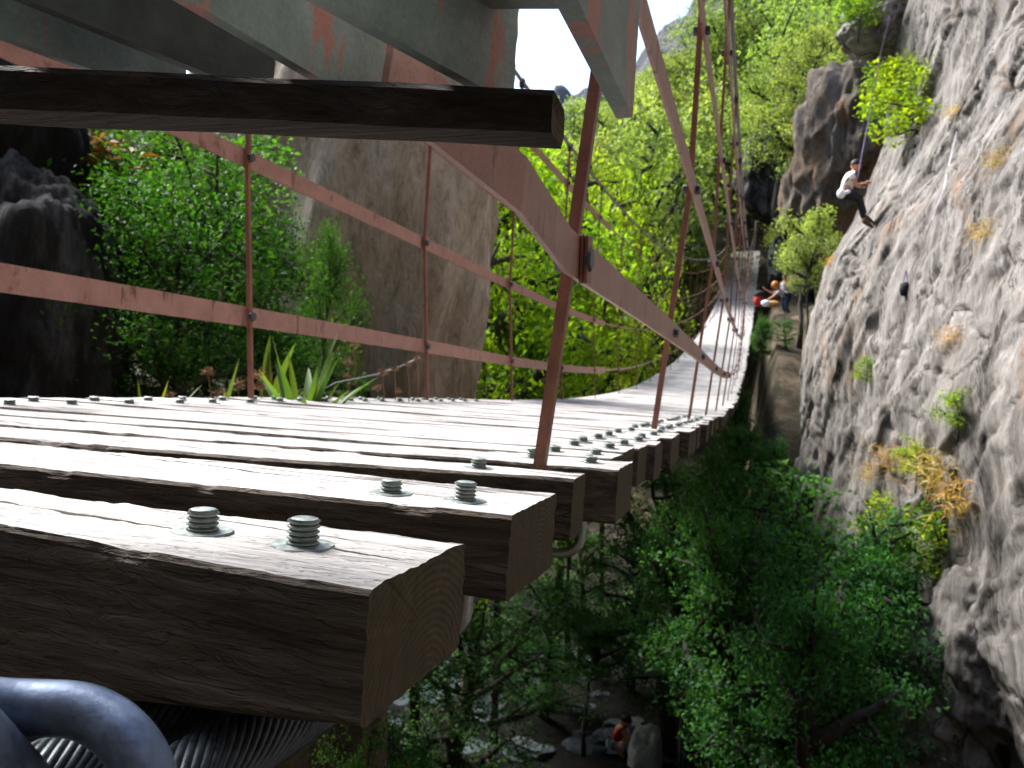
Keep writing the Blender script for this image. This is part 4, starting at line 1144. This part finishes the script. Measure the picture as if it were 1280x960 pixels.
    if short: cloth('shorts', ['pelvis','hipL','cuL','hipR','cuR'], [('pelvis','hipL'),('hipL','cuL'),('pelvis','hipR'),('hipR','cuR')], 1.16, mats['legs'])
    else: cloth('trousers', ['pelvis','hipL','knL','cuL','hipR','knR','cuR'], [('pelvis','hipL'),('hipL','knL'),('knL','cuL'),('pelvis','hipR'),('hipR','knR'),('knR','cuR')], 1.16, mats['legs'])
    for S in 'LR':
        a, t_ = j['an'+S], j['to'+S]; d = (t_-a); b = MB()
        b.tube([a-d*.12, a+d*.2, a+d*.7, a+d*1.18], [.05*s_, .056*s_, .048*s_, .026*s_], 10); b.build('shoe', M[mats.get('shoe', 'shoe')], o, smooth=True)
    # hair cap or helmet
    b = MB(); r = .108*s_; prof = [(r*math.cos(a), r*math.sin(a)) for a in [i*math.pi/2/8 for i in range(9)]]; prof[-1] = (.001, r)
    tl = (up-f*.35).normalized(); ss = f.cross(tl).normalized(); ff = ss.cross(tl)*-1
    mh = Matrix((ff*1.12, ss*.95, tl*1.18)).transposed()
    b.lathe(prof, 16, j['head']+(f*-.012+up*.012)*s_, mh)
    if hat:
        b2 = MB(); r = .132*s_; prof = [(r*1.0, -.25*r), (r*1.06, -.25*r), (r*1.04, 0)]+[(r*math.cos(a), r*math.sin(a)) for a in [i*math.pi/2/8 for i in range(1, 8)]]+[(.001, r)]
        b2.lathe(prof, 18, j['head']+up*.02*s_, mh); b2.build('helmet', M[hat], o, smooth=True)
    b.build('hair', M['hair'], o, smooth=True)
    return o
def px_person(pts, z, spread, s_):
    """joints from picture points at depth z; left/right limbs are set apart along the depth"""
    J = {}
    for n, q in pts.items():
        dz = q[2] if len(q) > 2 else 0
        J[n] = at(q[0], q[1], z+dz*spread)
    return J
# climber on the rope
h_, n_ = on_cliff(1094, 283); ZC = h_.dot(FW)-.12
S = .98*ZC/16.4
CJ = px_person(dict(head=(1070.5, 207), neck=(1066.5, 215), chest=(1063, 222), pelvis=(1056, 240), shL=(1065, 217.5, .9), shR=(1063.5, 218, -.9), elL=(1071, 231, 1.0), elR=(1070, 232, -1.0), wrL=(1082, 229, .4), wrR=(1076, 234, -.5),
    hipL=(1057, 242, .55), hipR=(1056.5, 242.5, -.55), knL=(1075, 246, .7), knR=(1074, 250, -.7), anL=(1081.5, 271, .7), anR=(1080, 276, -.7), toL=(1090, 277, .7), toR=(1089.5, 283, -.7)), ZC, .2, S)
person('climber in white t-shirt and black trousers hanging on a rope against the cliff', CJ, S*.95, RC*.9+Vector((0,0,-.25))+FW*.1, dict(skin='tan', shirt='white_cloth', legs='black_cloth'))
mb = MB(); mb.tube([at(1058, 238, ZC-0.10), at(1066, 236, ZC-0.15), at(1071, 228, ZC-0.15), at(1078, 190, ZC-0.15), at(1086, 150, ZC-0.10), at(1100, 70, ZC-0.15), at(1112, 20, ZC-0.45)], .008, 6)
tag(mb.build('climbing_rope', M['purple']), 'purplish rope from the climber up to the overhang', 'rope')
mb = MB(); mb.tube([at(1051, 239, ZC-0.15), at(1056, 241, ZC-0.20), at(1061, 239.5, ZC-0.15)], .03, 8); mb.ball(at(1051.5, 242, ZC-0.15), .075, 8, sq=(.9,.9,1.1))
tag(mb.build('chalk_bag', M['white_cloth']), 'small white chalk bag at the back of the climber', 'bag')
rp = []
for px, py in [(1196, 165), (1190, 190), (1180, 235), (1165, 275), (1152, 310), (1140, 335), (1133, 352)]:
    h, n = on_cliff(px, py); rp.append(h-h.normalized()*.26)
mb = MB(); mb.tube(rp, .007, 6); tag(mb.build('climbing_rope', M['rope']), 'pale rope running down the sunlit cliff to the dark bag', 'rope')
h, n = on_cliff(1131, 361); q = h-h.normalized()*.12
t = thing('gear_bag', 'small dark bag hanging on the cliff at the end of the pale rope', 'bag', q)
mb = MB(); mb.lathe([(.01,-.10),(.05,-.09),(.07,-.01),(.06,.06),(.04,.08),(.02,.09)], 12); mb.build('bag_body', M['black_cloth'], t, smooth=True)
mb = MB(); mb.tube([Vector((-.03,0,.06)), Vector((-.01,0,.2)), Vector((0,0,.26)), Vector((.01,0,.2)), Vector((.03,0,.06))], .008, 6); mb.build('strap', M['purple'], t)
# pair at the far path
S = .95
PJ = px_person(dict(head=(969.5, 357), neck=(972, 362), chest=(974.5, 364.5), pelvis=(983, 369), shL=(972.5, 365, .9), shR=(974, 364.5, -.9), elL=(965, 366.5, 1), elR=(966, 371, -1), wrL=(957.5, 362, .8), wrR=(959, 375, -.8),
    hipL=(983, 370.5, .5), hipR=(983.5, 370.5, -.5), knL=(977.5, 379, .6), knR=(982, 381, -.6), anL=(982, 391, .6), anR=(987, 393, -.6), toL=(977, 393, .6), toR=(982, 395, -.6)), 28, .2, S)
person('bending person in orange helmet, grey-blue shirt and dark trousers on the far path', PJ, S, -RC*.9+Vector((0,0,-.4)), dict(skin='tan', shirt='blue_cloth', legs='navy'), hat='orange')
PJ = px_person(dict(head=(981, 346), neck=(981, 351.5), chest=(981, 355), pelvis=(981, 367), shL=(977.5, 354, .4), shR=(984.5, 354, -.4), elL=(976, 362, .3), elR=(986, 362, -.3), wrL=(977, 369, -.3), wrR=(986, 370, -.3),
    hipL=(979.5, 368, .3), hipR=(982.5, 368, -.3), knL=(979, 379, .3), knR=(983.5, 379, -.3), anL=(979, 391, .3), anR=(984, 391, -.3), toL=(978, 393, -.5), toR=(983, 393, -.6)), 29.5, .2, S)
person('standing person in pale blue shirt behind the orange helmet', PJ, S, -RC*.6-FW*.6, dict(skin='tan', shirt='blue_cloth', legs='black_cloth'))
t = thing('backpack', 'red backpack with dark top at the far end of the bridge beside the helmeted person', 'backpack', at(949, 375, 27.5))
mb = MB(); mb.lathe([(.02,-.22),(.16,-.2),(.19,-.05),(.17,.1),(.10,.17)], 14); mb.build('pack_body', M['red_cloth'], t, smooth=True)
mb = MB(); mb.lathe([(.15,.1),(.19,.13),(.17,.26),(.08,.32),(.01,.33)], 14); mb.build('pack_lid', M['black_cloth'], t, smooth=True)
mb = MB(); mb.box((0,-.19,-.05), (.2,.06,.16)); link('pocket', bevel_mesh(mb.mesh('pocket', M['red_cloth']), .02), t)
t = thing('gear_bag', 'ochre cloth bag lying on the path in front of the bending person', 'bag', at(966, 380, 27.6))
mb = MB(); mb.ball((0,0,0), .2, 12, sq=(1.3,.9,.6)); mb.build('bag_body', M['ochre_cloth'], t, smooth=True)
mb = MB(); mb.tube([Vector((-.12,0,.1)), Vector((-.06,0,.2)), Vector((.06,0,.2)), Vector((.12,0,.1))], .018, 6); mb.build('handle', M['black_cloth'], t)
t = thing('gear_bag', 'white cloth bag beside the red backpack on the far path', 'bag', at(957, 379, 27.2))
mb = MB(); mb.ball((0,0,0), .14, 12, sq=(1.1,.9,.8)); mb.build('bag_body', M['white_cloth'], t, smooth=True)
mb = MB(); mb.tube([Vector((-.08,0,.08)), Vector((-.03,0,.17)), Vector((.03,0,.17)), Vector((.08,0,.08))], .012, 6); mb.build('handle', M['black_cloth'], t)
# people on the stream bed
S = .95; zz = 15.0
PJ = px_person(dict(head=(783, 902), neck=(779, 908), chest=(775, 912), pelvis=(769, 929), shL=(778.5, 911, .9), shR=(776, 912, -.9), elL=(784, 921, 1), elR=(783, 921, -1), wrL=(784, 934, .8), wrR=(779, 927, -1.2),
    hipL=(771, 931, .5), hipR=(769.5, 931, -.5), knL=(786, 938, .6), knR=(777, 942, -.7), anL=(788, 962, .6), anR=(779, 966, -.7), toL=(796, 965, .6), toR=(787, 969, -.7)), zz, .2, S)
person('person in red shirt crouching beside the grey boulder in the gorge', PJ, S, RC*.85+Vector((0,0,-.5)), dict(skin='tan', shirt='red_cloth', legs='blue_cloth'), short=True)
PJ = px_person(dict(head=(826, 909), neck=(825, 916), chest=(825, 921), pelvis=(826, 939), shL=(829.5, 919, .5), shR=(820.5, 919, -.3), elL=(834, 930, .5), elR=(818, 930, -.3), wrL=(840, 938, 0), wrR=(814, 938, -.8),
    hipL=(828, 941, .3), hipR=(824, 941, -.3), knL=(829, 957, .3), knR=(823, 957, -.3), anL=(829, 977, .3), anR=(823, 977, -.3), toL=(829, 981, -.6), toR=(823, 981, -.9)), 15.6, .2, S)
person('dark haired person in brown top standing behind the grey boulder', PJ, S, -FW*.8+Vector((0,0,-.3)), dict(skin='tan', shirt='brown_cloth', legs='black_cloth'))
PJ = px_person(dict(head=(877, 897), neck=(876, 903), chest=(876, 908), pelvis=(876, 926), shL=(880.5, 906, .4), shR=(871.5, 906, -.4), elL=(884, 917, .4), elR=(868, 917, -.4), wrL=(881, 927, -.2), wrR=(870, 927, -.6),
    hipL=(878.5, 928, .3), hipR=(873.5, 928, -.3), knL=(879, 946, .3), knR=(873, 946, -.3), anL=(879, 966, .3), anR=(873, 966, -.3), toL=(880, 970, -.6), toR=(872, 970, -.9)), 15.2, .2, S)
person('person in blue helmet and dark clothes among the shaded trees', PJ, S, -FW*.8-RC*.4, dict(skin='tan', shirt='navy', legs='black_cloth'), hat='bluehelm')
t = thing('gear_bag', 'small pale blue bag left of the crouching red shirted person', 'bag', at(763, 930, 15.1))
mb = MB(); mb.ball((0,0,0), .11, 12, sq=(.8,.8,1.25)); mb.build('bag_body', M['blue_cloth'], t, smooth=True)
mb = MB(); mb.tube([Vector((-.05,0,.1)), Vector((0,0,.2)), Vector((.05,0,.1))], .012, 6); mb.build('handle', M['navy'], t)

# ------------------------------------------------------------------ light, world, camera
SD = Vector((-.60, .26, .76)).normalized()
sl = bpy.data.lights.new('sun', 'SUN'); sl.energy = 1.5; sl.angle = rad(28); sl.color = (1.0, .97, .93)
so = link('sun', sl); so.rotation_euler = (-SD).to_track_quat('-Z', 'Y').to_euler()
w = bpy.data.worlds.new('World'); SC.world = w; w.use_nodes = True; nt = w.node_tree; nt.nodes.clear()
sky = nt.nodes.new('ShaderNodeTexSky'); sky.sky_type = 'NISHITA'; sky.sun_disc = False
sky.sun_elevation = math.asin(SD.z); sky.sun_rotation = math.atan2(SD.x, SD.y)
sky.dust_density = 3.0; sky.air_density = 1.0; sky.ozone_density = 1.0; sky.altitude = 900
bg = nt.nodes.new('ShaderNodeBackground'); bg.inputs['Strength'].default_value = .05
wo = nt.nodes.new('ShaderNodeOutputWorld'); nt.links.new(sky.outputs[0], bg.inputs[0]); nt.links.new(bg.outputs[0], wo.inputs[0])
cd = bpy.data.cameras.new('camera'); cd.sensor_width = 36; cd.lens = 28.125; cd.clip_start = .02; cd.clip_end = 2000
cd.dof.use_dof = True; cd.dof.focus_distance = .66; cd.dof.aperture_fstop = 15
co = link('camera', cd)
co.matrix_world = Matrix(((RC.x, UC.x, -FW.x, 0), (RC.y, UC.y, -FW.y, 0), (RC.z, UC.z, -FW.z, 0), (0, 0, 0, 1)))
SC.camera = co
vs = SC.view_settings; vs.view_transform = 'Standard'; vs.look = 'None'; vs.gamma = 1; vs.use_curve_mapping = False
vs.exposure = 3.3
SC.cycles.max_bounces = 6; SC.cycles.transparent_max_bounces = 4
